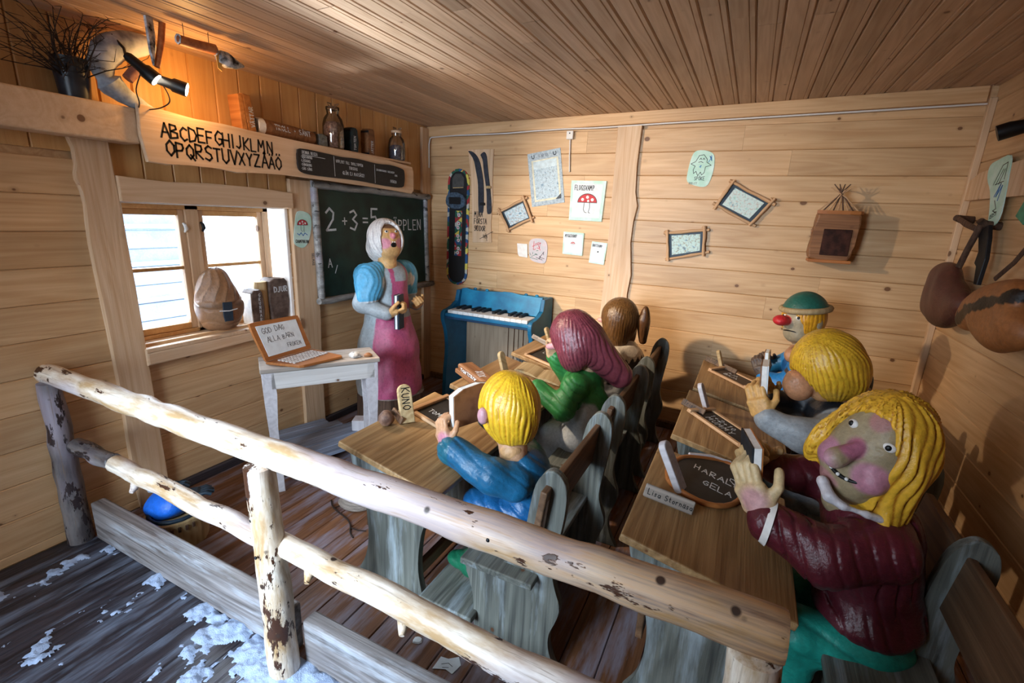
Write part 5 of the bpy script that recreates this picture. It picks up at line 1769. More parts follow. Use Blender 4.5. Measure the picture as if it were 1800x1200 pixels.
# birch bark pieces hanging under the ceiling
BIRCH = plain('birch_bark', '#b06a3c', .55, c2='#8a4a28', scale=40)
FUR = plain('black_white_fur', '#d6d8dc', .9, c2='#17181c', scale=28, bump=.8)
t = thing('bark_strip', (.33, 1.36, 2.16), 'dark fur strip with a brown bark stick hanging above the spot lamps', 'hanging ornament')
part('fur_strip', prism_mesh([(0, .19), (.038, .195), (.04, .12), (.022, 0.04), (.014, 0.0), (.006, .05)], .012, .003), FUR, t, frame((.335, 1.33, 2.165), (-.35, 1, 0), (0, 0, 1)))
part('stick', tube_mesh([(.32, 1.415, 2.365), (.325, 1.395, 2.27), (.33, 1.362, 2.165)], [.013, .013, .011], 10), BIRCH, t)
t = thing('bark_roll', (.40, 1.52, 2.27), 'horizontal roll of brown birch bark with curled ends hung under the ceiling', 'hanging ornament')
part('roll', tube_mesh([(.40, 1.425, 2.282), (.40, 1.50, 2.285), (.40, 1.585, 2.290)], [.020, .021, .022], 14, .05), BIRCH, t)
for y in (1.424, 1.586):
    part('curl', tube_mesh([(.40 + .018 * math.cos(k * .9), y, 2.285 + .018 * math.sin(k * .9)) for k in range(9)], .004, 6), FUR, t)
part('hanging_cord', tube_mesh([(.40, 1.45, 2.30), (.40, 1.45, 2.352)], .0015, 5), INK, t)
part('hanging_cord', tube_mesh([(.40, 1.56, 2.30), (.40, 1.56, 2.352)], .0015, 5), INK, t)
part('flap', prism_mesh([(0, .075), (.030, .06), (.024, 0.0), (.004, .01)], .003), plain('yellow_paper_flap', '#e0a850', .7), t, frame((.402, 1.585, 2.205), (-.1, 1, 0), (0, 0, 1)))
part('fur_tip', tube_mesh([(.40, 1.600, 2.268), (.395, 1.64, 2.262), (.39, 1.69, 2.258), (.385, 1.735, 2.262)], [.026, .034, .022, .006], 12, .25, .8, seed=8), FUR, t)

# ------------------------------------------------------------------ on the window sill
SZ = .867
t = thing('carved_rucksack', (-.045, 1.745, SZ), 'carved wooden rucksack with a navy buckle on the window sill', 'rucksack')


def ruckF(P):
    z = P[:, 2] - SZ
    d = ell(P, (-.045, 1.75, SZ + .135), (.115, .132, .15))
    d = smin(d, ell(P, (-.045, 1.735, SZ + .25), (.085, .095, .135)), .06)
    d = smax(d, -(z - .002), .01)
    a = np.arctan2(P[:, 0] + .045, P[:, 1] - 1.745)
    d = d + .005 * np.abs(np.sin(a * 6 + 1.2 * np.sin(z * 25))) * (z > .19)
    d = d + .007 * np.exp(-((z - .165 - .02 * np.sin(a * 2)) / .006) ** 2) + .005 * np.exp(-((z - .06 - .015 * np.sin(a * 3)) / .006) ** 2)
    return d + .002 * wav(P, 1.4)


def ruckC(P):
    z = P[:, 2] - SZ
    c = np.tile(np.array(lin('#8f6a4c')), (len(P), 1))
    a = np.arctan2(P[:, 0] + .045, P[:, 1] - 1.745)
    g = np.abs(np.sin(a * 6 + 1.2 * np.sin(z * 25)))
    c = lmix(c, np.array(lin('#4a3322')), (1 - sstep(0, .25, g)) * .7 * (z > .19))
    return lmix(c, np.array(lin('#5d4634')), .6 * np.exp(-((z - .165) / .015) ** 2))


blob('bag', ruckF, (-.18, 1.60, SZ - .01), (.09, 1.90, SZ + .42), .006, ruckC, t, origin=(-.045, 1.745, SZ))
NAVY = plain('navy_leather', '#1d3140', .5)
part('buckle', prism_mesh([(-.026, 0), (.022, .0), (.024, .05), (.028, .11), (-.024, .112), (-.03, .04)], .010, .003), NAVY, t, frame((.072, 1.722, SZ + .075), (.10, 1, 0), (-.08, 0, 1)))
part('strap', tube_mesh([(.068, 1.675, SZ + .14), (.086, 1.722, SZ + .137), (.072, 1.78, SZ + .14)], .003, 6), CHALK, t)

DJ = plain('bark_book_cover', '#4a3a34', .7, c2='#6b5a50', scale=25, bump=.7)
t = thing('wooden_book', (-.05, 1.96, SZ), 'narrow dark wooden book lettered GRUNNAR on the sill beside the rucksack', 'book')
part('block', prism_mesh(smooth_pts([(-.035, 0), (.035, 0), (.037, .205), (0, .212), (-.035, .205)], 2), .10, .006), DJ, t, FACE_X(-.10, 1.968, SZ))
part('page_edge', box_mesh(0, .09, 0, .006, 0, .20, .001), WHITEP, t, TR(-.095, 1.924, SZ))
text('lettering', [(ch_, .0, -.026 * k_, .019) for k_, ch_ in enumerate('GRUNNAR')], .02, CHALK, FACE_X(.0008, 1.975, SZ + .178), t, w=.16)
t = thing('wooden_book', (-.06, 2.17, SZ), 'thick dark wooden book lettered DJUR at the right end of the sill', 'book')
part('block', prism_mesh(smooth_pts([(-.075, 0), (-.02, 0), (.045, 0), (.055, .255), (0, .268), (-.08, .262)], 2), .11, .008), DJ, t, FACE_X(-.12, 2.15, SZ))
part('page_edge', tube_mesh([(-.065, 2.045, SZ + .0), (-.065, 2.04, SZ + .262)], [.040, .042], 14), LIGHTW, t)
text('lettering', 'DJUR', .034, CHALK, FACE_X(-.0092, 2.098, SZ + .19), t, w=.2)

# ------------------------------------------------------------------ card helpers
def card(name, loc, label, cat, pts, M, mat, t=.003):
    r = thing(name, loc, label, cat)
    part('sheet', prism_mesh(pts, t), mat, r, M)
    return r


def flat(name, pts, mat, root, M, z=.0032, t=.0006):
    return part(name, prism_mesh(pts, t), mat, root, M @ TR(0, 0, z))


def linesm(name, lines, w, mat, root, M, z=.0032):
    bm = bmesh.new()
    strokes_bm(bm, lines, w, Matrix())
    return part(name, bm_mesh(bm), mat, root, M @ TR(0, 0, z))


def disc(cx, cy, rx, ry=None, n=16, a0=0, a1=2 * PI):
    ry = ry or rx
    return [(cx + rx * math.cos(a0 + (a1 - a0) * i / n), cy + ry * math.sin(a0 + (a1 - a0) * i / n)) for i in range(n + (0 if a1 - a0 > 6.2 else 1))]


def mushroom(root, M, cx, cy, s, face=False):
    flat('mushroom_cap', disc(cx, cy, s, s * .85, 20, 0, PI), RED, root, M)
    linesm('cap_outline', [disc(cx, cy, s, s * .85, 20, 0, PI) + [(cx - s, cy), (cx + s, cy)]], s * .05, INK, root, M, .0044)
    for k, (dx, dy, r) in enumerate(((-.5, .28, .16), (0.0, .52, .16), (.1, .16, .12), (.52, .28, .16))):
        flat('cap_spot', disc(cx + dx * s, cy + dy * s, r * s, n=10), WHITEP, root, M, .0046)
    linesm('stem_lines', [[(cx - .3 * s, cy), (cx - .34 * s, cy - .7 * s), (cx - .2 * s, cy - .95 * s), (cx, cy - 1.0 * s)], [(cx + .26 * s, cy), (cx + .3 * s, cy - .5 * s), (cx + .2 * s, cy - .95 * s), (cx + .35 * s, cy - 1.02 * s)]], s * .05, INK, root, M)


MC = FACE_X(.031, 2.235, 1.34)
t = card('drawing', (.031, 2.32, 1.45), 'rounded mint card with a red mushroom drawing left of the chalkboard', 'drawing', smooth_pts([(.02, .02), (.075, 0), (.12, .03), (.155, .12), (.16, .20), (.12, .235), (.05, .235), (.025, .15), (.01, .06)], 3), MC, MINT)
mushroom(t, MC, .085, .15, .042)
linesm('scribble', [[(.04, .095), (.055, .085), (.07, .10), (.085, .08), (.10, .098), (.12, .085)]], .005, BLUEI, t, MC)
text('lettering', 'CHAMPINJON', .020, INK, MC @ TR(.022, .035, .0032) @ RZ(-.05), t, w=.14, aspect=.7)
t = thing('pencil_note', (.034, 2.385, 1.2), 'small upright pencilled word on the plank left of the chalkboard', 'writing')
text('lettering', 'SELMAS', .018, INKG, FACE_X(.0312, 2.385, 1.30) @ RZ(-PI / 2), t, w=.12)

# ------------------------------------------------------------------ wooden laptop on the side table
t = thing('toy_laptop', (.55, 1.82, .755), 'open wooden laptop with a white screen greeting on the side table', 'laptop')
LB = frame((.45, 1.658, .757), (-.03, 1, 0), (-1, -.03, 0))     # X along the hinge, Y away from the table front, Z up
LB = frame((.45, 1.658, .757), (-.035, 1, 0), (-1, 0, 0))
part('base', prism_mesh([(0, 0), (.325, .0), (.315, -.245), (.30, -.262), (.065, -.215), (.045, -.20)], .016, .004, 2), ORANGEW, t, LB)
kb = []
KEY = plain('pale_key', '#cfc8c4', .7, noise=.1)
for r_ in range(5):
    for c_ in range(12):
        x_ = .055 + c_ * .0205 + r_ * .002
        y_ = -.045 - r_ * .026
        part('key', boxm(.016, .019, .007, .002), KEY, t, LB @ TR(x_, y_, .019)) if True else None
SCm = frame((.45, 1.655, .772), (-.06, 1, 0), (-.42, -.03, 1))
part('screen_frame', prism_mesh(smooth_pts([(0.012, 0), (.16, 0.0), (.31, 0), (.318, .02), (.315, .11), (.312, .20), (.295, .215), (.15, .22), (.0, .225), (-.018, .205), (-.012, .10), (.0, .01)], 2), .014, .004, 2), ORANGEW, t, SCm)
part('screen', prism_mesh([(.022, .022), (.285, .022), (.285, .193), (.010, .200)], .002), PAPER, t, SCm @ TR(0, 0, .014))
text('lettering', [('GOD DAG', .035, .150, .030), ('ALLA BARN', .05, .098, .028), ('FRÖKEN', .165, .045, .022)], .03, INKG, SCm @ TR(0, 0, .0162), t, w=.09, jit=.15)
t = link('white_lump', lathe_mesh([(0, 0), (.03, .002), (.034, .015), (.02, .03), (0, .034)], 12, wob=.4), plain('white_lump_mat', '#cfccc8', .8, c2='#7d7874', scale=50, bump=.6), M=TR(.735, 2.035, .756), label='small crumpled white lump on the right end of the side table', cat='lump')
t = link('brown_lump', lathe_mesh([(0, 0), (.022, .002), (.024, .012), (.01, .022), (0, .024)], 10, wob=.3), BROWNW, M=TR(.79, 2.085, .756), label='small brown wood lump at the table corner beside the white lump', cat='lump')

# ------------------------------------------------------------------ blue wooden piano
pn = thing('toy_piano', (.88, 3.56, 0), 'bright blue wooden piano with white and black keys against the back wall', 'piano')
PB = plain('bright_blue_paint', '#1f86ad', .45, noise=.18, scale=9, c2='#176a92')
PBD = plain('blue_side_paint', '#176a94', .5, noise=.15, scale=9)
side = smooth_pts([(0.0, .0), (.015, .25), (.04, .45), (.02, .62), (-.03, .74), (-.015, .80), (.06, .812), (.13, .83)], 4, False) + [(.20, .86), (.22, .955), (.40, .955), (.40, 0)]
for x in (.455, 1.275):
    part('side_panel', prism_mesh(side, .035, .005, 2), PBD, pn, frame((x, 3.355, 0), (0, 1, 0), (0, 0, 1)))
part('back_panel', box_mesh(.49, 1.275, 3.70, 3.72, 0.02, .90, .003), wood('grey_brown_panel', '#a8937c', '#7d6a56', knots=.6, grain='z'), pn)
for i_, x in enumerate((.93, .985, 1.03, 1.075, 1.13, 1.19)):
    part('string', tube_mesh([(x, 3.692, .03), (x + .003 * (i_ % 2), 3.690, .76)], .0035 if i_ % 2 else .0025, 6), plain('rusty_string', '#5d3a22', .6) if i_ == 0 else pn.children[-1].data.materials[0], pn)
part('key_bed', box_mesh(.46, 1.305, 3.345, 3.60, .755, .785, .006, 2), PBD, pn)
part('key_slip', box_mesh(.49, 1.275, 3.352, 3.366, .735, .77, .003), plain('navy_slip', '#1a3a58', .5), pn)
part('fall_board', prism_mesh([(0, 0), (.785, 0), (.785, .165), (.58, .165), (.50, .178), (.42, .178), (.36, .162), (.2, .158), (.08, .158), (.04, .175), (0, .165)], .03, .006, 2), PB, pn, frame((.49, 3.60, .80), (1, 0, 0), (0, .25, 1)))
part('top_shelf', box_mesh(.49, 1.275, 3.62, 3.74, .935, .955, .005), PB, pn)
for k in range(15):
    part('white_key', box_mesh(0, .0488, 0, .17, 0, .028, .003), WHITEP, pn, TR(.508 + k * .050, 3.358, .784))
for k in range(14):
    if k % 7 in (2, 6):
        continue
    part('black_key', box_mesh(0, .028, 0, .125, 0, .028, .004), BLACKP, pn, TR(.508 + (k + 1) * .050 - .014, 3.435, .806))
for x in (.60, .72, 1.10, 1.20):
    part('carved_knob', ball_mesh(.018, .012, .014, 10, 8), PB, pn, TR(x, 3.66, .965))

# ------------------------------------------------------------------ on the back wall
BWM = lambda x, z, a=0.0, d=0.0: frame((x, YB - .0005 - d, z), (math.cos(a), 0, math.sin(a)), (-math.sin(a), 0, math.cos(a)))

t = thing('snowboard', (.33, YB, 1.48), 'upright black snowboard with a colourful checkered rim on the back wall', 'snowboard')
NB_ = NT('checkered_rim', .5)
ck = N_ = NB_.n('ShaderNodeTexVoronoi', feature='F1', i_Scale=26.0)
NB_.l(NB_.coords('x', False), ck.inputs['Vector'])
sc_ = NB_.n('ShaderNodeSeparateColor')
NB_.l(ck.outputs['Color'], sc_.inputs[0])
NB_.l(NB_.ramp(sc_.outputs[0], [(0, lin('#a32d33')), (.25, lin('#1f5a48')), (.5, lin('#27507e')), (.7, lin('#d3c45a')), (.85, lin('#b9b9b0'))], 'CONSTANT'), NB_.b.inputs['Base Color'])
CHECK = NB_.m


def stadium(w, h, n=10):
    r = w / 2
    return [(r * math.cos(a), h - r + r * math.sin(a)) for a in [PI * i / n for i in range(n + 1)]] + [(r * math.cos(a), r + r * math.sin(a)) for a in [PI + PI * i / n for i in range(n + 1)]]


SB = BWM(.33, .965, -.012)
part('rim', prism_mesh(stadium(.225, 1.03), .014, .002), CHECK, t, SB)
part('deck', prism_mesh(stadium(.178, .985), .004, .001), BLACKP, t, SB @ TR(0, .022, .014))
part('nose_patch', prism_mesh([(-.06, 0), (.06, .008), (.06, .08), (.03, .115), (-.03, .115), (-.06, .08)], .003), plain('grey_felt', '#4e4e4c', .9), t, SB @ TR(0, .87, .018))
part('edge_strip', boxm(.11, .008, .003, 0), LIGHTW, t, SB @ TR(0, .868, .020) @ RZ(.06))
part('binding', prism_mesh(smooth_pts([(-.10, .03), (-.09, .10), (-.03, .125), (.05, .12), (.10, .08), (.10, .02), (.05, -.01), (-.05, -.01)], 3), .035, .008, 2), plain('denim_binding', '#4a5d70', .8, c2='#2c3948', scale=50), t, SB @ TR(-.01, .70, .016))
part('binding_plate', boxm(.12, .06, .01, .002), BLACK, t, SB @ TR(-.01, .755, .053))
for x in (-.01, .03):
    part('screw', ball_mesh(.005, .005, .003, 8, 5), METAL, t, SB @ TR(x, .755, .060))
part('logo_strip', boxm(.072, .40, .003, 0), CHECK, t, SB @ TR(.012, .47, .0195))
for k in range(10):
    if k % 3 != 2:
        fm = SB @ TR(.010 + .006 * (k % 2), .30 + k * .037, .0212)
        part('white_flower', prism_mesh(disc(0, 0, .017, n=10), .0008), CHALK, t, fm)
        part('flower_centre', prism_mesh(disc(0, 0, .006, n=8), .0008), RED, t, fm @ TR(0, 0, .0008))

t = thing('ski_plank', (.56, YB, 1.76), 'pale plank bearing two tiny dark skis and the words mina första scidor', 'plank')
part('plank', prism_mesh([(.43, 2.15), (.685, 2.15), (.68, 1.9), (.69, 1.72), (.678, 1.55), (.69, 1.375), (.495, 1.365), (.488, 1.6), (.47, 1.9)], .012, .003), PINE_Y, t, frame((0, YB, 0), (1, 0, 0), (0, 0, 1)))
text('lettering', [('MINA', .51, 1.590, .046), ('FÖRSTA', .51, 1.530, .046), ('SCIDOR', .512, 1.470, .044), ('THEA', .60, 1.41, .026)], .03, INK, frame((0, YB - .0125, 0), (1, 0, 0), (0, 0, 1)), t, w=.12, aspect=.62)
linesm('pen_stroke', [[(.57, 1.40), (.70, 1.47)], [(.63, 1.45), (.645, 1.385)]], .004, INK, t, frame((0, YB - .0125, 0), (1, 0, 0), (0, 0, 1)), 0)
for (px_, lab) in (([(.438, 2.135), (.49, 2.08), (.522, 1.97), (.545, 1.86), (.555, 1.645), (.575, 1.63), (.603, 1.64), (.600, 1.84), (.578, 1.97), (.545, 2.07), (.49, 2.125)], 'longer dark toy ski with a curved tip on the small plank, left of two'),
                   ([(.562, 2.10), (.58, 2.118), (.60, 2.125), (.622, 2.09), (.640, 1.97), (.672, 1.78), (.685, 1.645), (.665, 1.620), (.640, 1.635), (.632, 1.80), (.60, 1.97), (.585, 2.07)], 'straighter dark toy ski on the small plank, right of two')):
    sk = thing('toy_ski', (px_[0][0], YB - .03, 1.63), lab, 'ski', 'toy skis on the small plank')
    part('ski', prism_mesh(smooth_pts(px_, 3), .010, .003), plain('dark_blue_ski', '#31343f', .6, c2='#1d1f28'), sk, frame((0, YB - .0125, 0), (1, 0, 0), (0, 0, 1)))
    part('binding', boxm(.05, .022, .016, .003), LIGHTW if 'right' in lab else BLACK, sk, frame((px_[5][0] - .02 if 'right' in lab else .595, YB - .024, 1.84 if 'right' in lab else 1.70), (1, 0, 0), (0, 0, 1)))


def picture_mat(name, cols, scale=30, white='#e3ebee'):
    N = NT(name, .5)
    v = N.coords('x', False)
    n1 = N.noise(v, scale, 5, .7)
    n2 = N.noise(v, scale * 2.4, 4, .7)
    c = N.ramp(n1, [(.36, lin(cols[0])), (.44, lin(white)), (.52, lin(cols[1])), (.58, lin(white)), (.66, lin(cols[2]))])
    c = N.mix(N.ramp(n2, [(.5, 0.0), (.62, .75)]), c, lin(cols[3]))
    N.l(c, N.b.inputs['Base Color'])
    return N.m


t = thing('poster', (1.18, YB, 1.9), 'tilted blue village map poster with a pale border on the back wall', 'poster')
PM = BWM(1.062, 1.688, .195)
PM = frame((1.062, YB - .0005, 1.688), (.285, 0, .045), (-.062, 0, .42))
part('sheet', prism_mesh([(0, 0), (.289, 0), (.289, .42), (0, .42)], .004), plain('grey_blue_border', '#b4c3cb', .6, c2='#8d9ead', scale=60, bump=0), t, PM)
flat('inner_border', [(.03, .035), (.265, .035), (.265, .36), (.03, .36)], plain('cream_border', '#e2e0c8', .6, bump=0), t, PM, .004)
flat('picture', [(.045, .05), (.25, .05), (.25, .32), (.045, .32)], picture_mat('village_map', ('#5d83a0', '#9db7c6', '#3d5f7d', '#8a9aa8'), 22, '#c3d6e0'), t, PM, .0047)
flat('sky_band', [(.045, .29), (.25, .29), (.25, .35), (.045, .35)], plain('pale_sky_print', '#cfe2ea', .6, bump=0), t, PM, .0055)
text('lettering', [('KARTA', .10, .378, .022)], .02, INKG, PM @ TR(0, 0, .0042), t, w=.1)
for x in (.045, .235):
    linesm('corner_ornament', [[(x - .01, .40), (x - .006, .38), (x + .006, .375), (x + .014, .385), (x + .012, .402)]], .006, NAVY, t, PM, .0044)
flat('turned_corner', [(.265, .035), (.265, .075), (.215, .035)], NAVY, t, PM, .0058)


def twig_frame(loc, label, P4, img, seed, over=.03, mat=TWIGW):
    """P4: corners bottom-left, bottom-right, top-right, top-left on the wall (x,z)"""
    t = thing('framed_picture', (loc[0], YB, loc[1]), label, 'picture frame')
    Mw = frame((0, YB - .001, 0), (1, 0, 0), (0, 0, 1))
    part('backing', prism_mesh(P4, .008), NAVY, t, Mw)
    c = [sum(p[i] for p in P4) / 4 for i in (0, 1)]
    inn = [(c[0] + (p[0] - c[0]) * .78, c[1] + (p[1] - c[1]) * .74) for p in P4]
    flat('picture', inn, img, t, Mw, .008)
    r = random.Random(seed)
    for k in range(4):
        a, b_ = V((*P4[k], 0)), V((*P4[(k + 1) % 4], 0))
        d = (b_ - a).normalized()
        a2, b2 = a - d * over * r.uniform(.5, 1.2), b_ + d * over * r.uniform(.5, 1.3)
        pts = [(a2 + (b2 - a2) * i / 5 + V((r.uniform(-.003, .003), r.uniform(-.003, .003), .012 + .008 * (k % 2)))) for i in range(6)]
        L0 = (b2 - a2).length
        fr_ = Mw @ frame(a2 + V((0, 0, .014 + .010 * (k % 2))), b2 - a2, d.cross(V((0, 0, -1))))
        part('twig', tube_mesh([(L0 * i / 5, r.uniform(-.003, .003), 0) for i in range(6)], [.011 * r.uniform(.8, 1.15) for _ in range(6)], 8, .1, seed=seed + k), mat, t, fr_)
        if k in (1, 2):
            part('twig_stub', tube_mesh([(L0 * .9, 0, 0), (L0 * .96, .02, .004)], [.007, .005], 6), mat, t, fr_)
    return t


twig_frame((.92, 1.62), 'small tilted twig frame with a winter village picture below the poster', [(.855, 1.495), (1.068, 1.595), (.992, 1.752), (.770, 1.642)], picture_mat('winter_village', ('#5c86a0', '#8fb0c0', '#2f4a60', '#a08a80'), 18, '#cfdfe6'), 3)
twig_frame((2.66, 1.75), 'steeply tilted twig frame with a pale pencil map, right of the ghost drawing', [(2.49, 1.742), (2.728, 1.622), (2.825, 1.765), (2.575, 1.895)], picture_mat('pale_map', ('#93c0b4', '#c9d9d4', '#6d95a2', '#b9a59a'), 26, '#c4dcd8'), 5)
twig_frame((2.31, 1.46), 'nearly level twig frame with a blue-mounted figure picture, right of the upright board', [(2.205, 1.345), (2.45, 1.405), (2.435, 1.565), (2.18, 1.535)], picture_mat('figure_picture', ('#4d7d9a', '#b9d4cc', '#2f4a60', '#8d7a5a'), 24, '#c4dcd8'), 8)

FM = frame((1.397, YB - .001, 1.597), (1, 0, -.01), (0, 0, 1))
t = card('drawing', (1.53, YB, 1.75), 'largest mint card with a big red mushroom lettered FLUGSVAMP', 'drawing', [(0, 0), (.272, 0), (.282, .304), (-.002, .304)], FM, MINT, .012)
flat('paper', [(.02, .025), (.25, .025), (.258, .28), (.018, .28)], PAPER, t, FM, .012)
mushroom(t, FM @ TR(0, 0, .0095), .142, .140, .078)
text('lettering', 'FLUGSVAMP', .036, INK, FM @ TR(.032, .232, .0128), t, w=.13, aspect=.64)
KM = frame((1.362, YB - .001, 1.325), (1, 0, .0), (.03, 0, 1))
t = card('drawing', (1.45, YB, 1.41), 'middle-sized mint card with a tiny red mushroom lettered MYGGSVAMP', 'drawing', [(0, 0), (.170, -.006), (.172, .174), (-.002, .178)], KM, MINT, .012)
flat('paper', [(.012, .015), (.158, .010), (.160, .16), (.012, .163)], PAPER, t, KM, .012)
mushroom(t, KM @ TR(0, 0, .0095), .085, .085, .018)
text('lettering', 'MYGGSVAMP', .024, INK, KM @ TR(.015, .135, .0128), t, w=.13, aspect=.58)
NM2 = frame((1.592, YB - .001, 1.270), (1, 0, -.08), (.08, 0, 1))
t = card('drawing', (1.66, YB, 1.35), 'smallest mint card lettered KNOTTSVAMP with a dot-sized mushroom', 'drawing', [(0, 0), (.125, 0), (.127, .172), (0, .170)], NM2, MINT, .010)
flat('paper', [(.010, .012), (.115, .012), (.117, .158), (.010, .157)], PAPER, t, NM2, .010)
text('lettering', 'KNOTTSVAMP', .019, INK, NM2 @ TR(.010, .132, .0108), t, w=.13, aspect=.54)
flat('mushroom_cap', disc(.062, .095, .006, n=10), INK, t, NM2, .0108)
WM = frame((.945, YB - .001, 1.275), (1, 0, 0), (0, 0, 1))
t = card('code_plate', (.99, YB, 1.33), 'small blank white plate left of the oval scribble card', 'plate', [(.006, .02), (.02, 0), (.1, -.006), (.092, .108), (-.004, .108)], WM, WHITEP, .008)
OM = frame((1.055, YB - .001, 1.235), (1, 0, 0), (0, 0, 1))
t = card('drawing', (1.13, YB, 1.33), 'oval card covered in red, green and black scribbles on the back wall', 'drawing', smooth_pts([(.02, .02), (.08, 0), (.15, .0), (.168, .06), (.165, .15), (.13, .195), (.05, .198), (.0, .17), (.0, .08)], 3), OM, plain('grey_card', '#b9b9bd', .6, c2='#cdbcc0', scale=24, bump=0), .006)
rs = random.Random(4)
for nm, m_, x0, y0, n_ in (('red_scribble', RED, .07, .14, 7), ('black_scribble', INK, .10, .06, 8), ('green_scribble', plain('green_crayon', '#3c7d62', .6, bump=0), .05, .06, 5)):
    linesm(nm, [[(x0 + rs.uniform(-.045, .045), y0 + rs.uniform(-.045, .045)), (x0 + rs.uniform(-.045, .045), y0 + rs.uniform(-.04, .04))] for _ in range(n_)], .004, m_, t, OM, .0062)['kind'] = 'stuff'

GM = frame((2.262, YB - .001, 1.868), (1, 0, 0), (.08, 0, 1))
t = card('drawing', (2.35, YB, 1.98), 'tall rounded mint card with a ghost drawing lettered SPÖKE', 'drawing', smooth_pts([(.01, .03), (.08, 0), (.14, .0), (.165, .05), (.175, .13), (.165, .205), (.12, .235), (.05, .238), (.02, .20), (.005, .10)], 3), GM, MINT, .004)
linesm('ghost_outline', [[(.02, .15), (.05, .165), (.07, .205), (.10, .21), (.125, .18), (.125, .16), (.155, .14), (.12, .13), (.115, .09), (.10, .075), (.09, .095), (.075, .07), (.06, .10), (.045, .085), (.04, .11), (.05, .135), (.02, .15)], [(.075, .178), (.082, .188), (.088, .178)], [(.096, .178), (.102, .188), (.108, .178)], [(.07, .16), (.085, .165), (.10, .158)]], .0035, INK, t, GM, .0042)
linesm('blue_scribble', [[(.135, .16), (.15, .19), (.14, .20), (.155, .17), (.15, .205)], [(.08, .13), (.09, .14), (.085, .125)]], .004, BLUEI, t, GM, .0042)
text('lettering', [('SPÖKE', .055, .040, .024), ('TROLLET', .02, .012, .014)], .02, INK, GM @ TR(0, 0, .0042), t, w=.12, aspect=.8)

# hanging wooden box lamp with twigs on top
t = thing('hanging_wood_box', (3.2, 3.66, 1.54), 'brown wooden block with a dark window hung from twigs on the back wall', 'hanging block')
part('body', prism_mesh(smooth_pts([(3.09, 1.43), (3.085, 1.50), (3.10, 1.60), (3.10, 1.70), (3.2, 1.705), (3.325, 1.70), (3.325, 1.58), (3.315, 1.45), (3.28, 1.415), (3.15, 1.42)], 2), .13, .012, 2), BROWNW, t, frame((0, 3.745, 0), (1, 0, 0), (0, 0, 1)))
part('top_board', prism_mesh(smooth_pts([(3.095, 0), (3.11, .10), (3.2, .135), (3.3, .12), (3.335, .04), (3.32, -.01), (3.2, -.02), (3.1, -.015)], 2), .022, .004), ORANGEW, t, frame((0, 3.625, 1.70), (1, 0, 0), (0, 1, 0)))
part('bottom_board', prism_mesh([(3.09, 0), (3.32, 0), (3.32, .13), (3.09, .13)], .02, .004), ORANGEW, t, frame((0, 3.61, 1.402), (1, 0, 0), (0, 1, 0)))
part('dark_window', box_mesh(3.145, 3.295, 3.606, 3.614, 1.45, 1.61, .002), plain('dark_pane', '#2a1a16', .25, c2='#4a2c24', scale=20), t)
for k in range(9):
    a = (k - 4) * .028
    part('twig', tube_mesh([(3.205 + a, 3.66, 1.715), (3.205 + a * .25, 3.66 - .006 * (k % 3), 1.80), (3.20 - a * .5, 3.66, 1.86 + .02 * (k % 2))], [.004, .004, .003], 6), DARKW if k % 2 else TWIGW, t)
part('hanging_cord', tube_mesh([(3.2, 3.66, 1.84), (3.2, 3.76, 1.86)], .003, 6), DARKW, t)

# ------------------------------------------------------------------ on the right wall
RM_ = lambda x: frame((x, 0, 0), (0, -1, 0), (0, 0, 1))      # X runs to -Y, Y up, Z towards the room
PY = lambda pts: [(-y, z) for y, z in pts]
t = thing('coat_plank', (3.83, 3.4, 1.87), 'broad plank fixed along the right wall above the bags', 'plank')
part('plank', prism_mesh(PY([(3.775, 1.80), (3.775, 1.905), (3.62, 1.945), (3.2, 1.955), (2.6, 1.97), (2.2, 1.975), (2.2, 1.80), (3.0, 1.79)]), .03, .005), PINE_Y, t, RM_(XW - .0))
t = thing('bark_bits', (3.82, 3.45, 1.955), 'little bundle of bark bits lying on top of the coat plank', 'bark')
for k in range(3):
    part('bark_bit', tube_mesh([(3.832, 3.50 - k * .05, 1.962 + .002 * k), (3.828, 3.46 - k * .05, 1.972)], [.010, .012], 7, .2, seed=k), DARKW, t)
GCM = RM_(XW - .0305)
t = card('drawing', (3.815, 3.35, 1.85), 'tall turquoise card with a scribbled figure hanging from the coat plank', 'drawing', PY(smooth_pts([(3.49, 1.965), (3.40, 1.985), (3.275, 1.99), (3.24, 1.90), (3.20, 1.72), (3.24, 1.66), (3.31, 1.665), (3.345, 1.74), (3.40, 1.83), (3.48, 1.90)], 3)), GCM, MINT, .005)
linesm('figure_scribble', [PY([(3.38, 1.86), (3.33, 1.95), (3.28, 1.96), (3.27, 1.88)]), PY([(3.35, 1.86), (3.31, 1.93)]), PY([(3.32, 1.86), (3.29, 1.93)]), PY([(3.36, 1.86), (3.27, 1.87)]), PY([(3.31, 1.78), (3.27, 1.74), (3.30, 1.73), (3.26, 1.72)])], .004, INK, t, GCM, .0052)
linesm('blue_scribble', [PY([(3.33, 1.80), (3.29, 1.86), (3.31, 1.80), (3.27, 1.85), (3.28, 1.78)])], .008, BLUEI, t, GCM, .0052)
text('lettering', 'KERSTI', .020, INK, GCM @ TR(-3.31, 1.69, .0052) @ RZ(.3), t, w=.13, aspect=.8)
t = card('drawing', (3.815, 2.99, 1.72), 'small green card at the right edge below the coat plank', 'drawing', PY([(3.045, 1.70), (3.0, 1.77), (2.93, 1.76), (2.95, 1.66)]), GCM, plain('green_card', '#4f9a7c', .6, bump=0), .004)

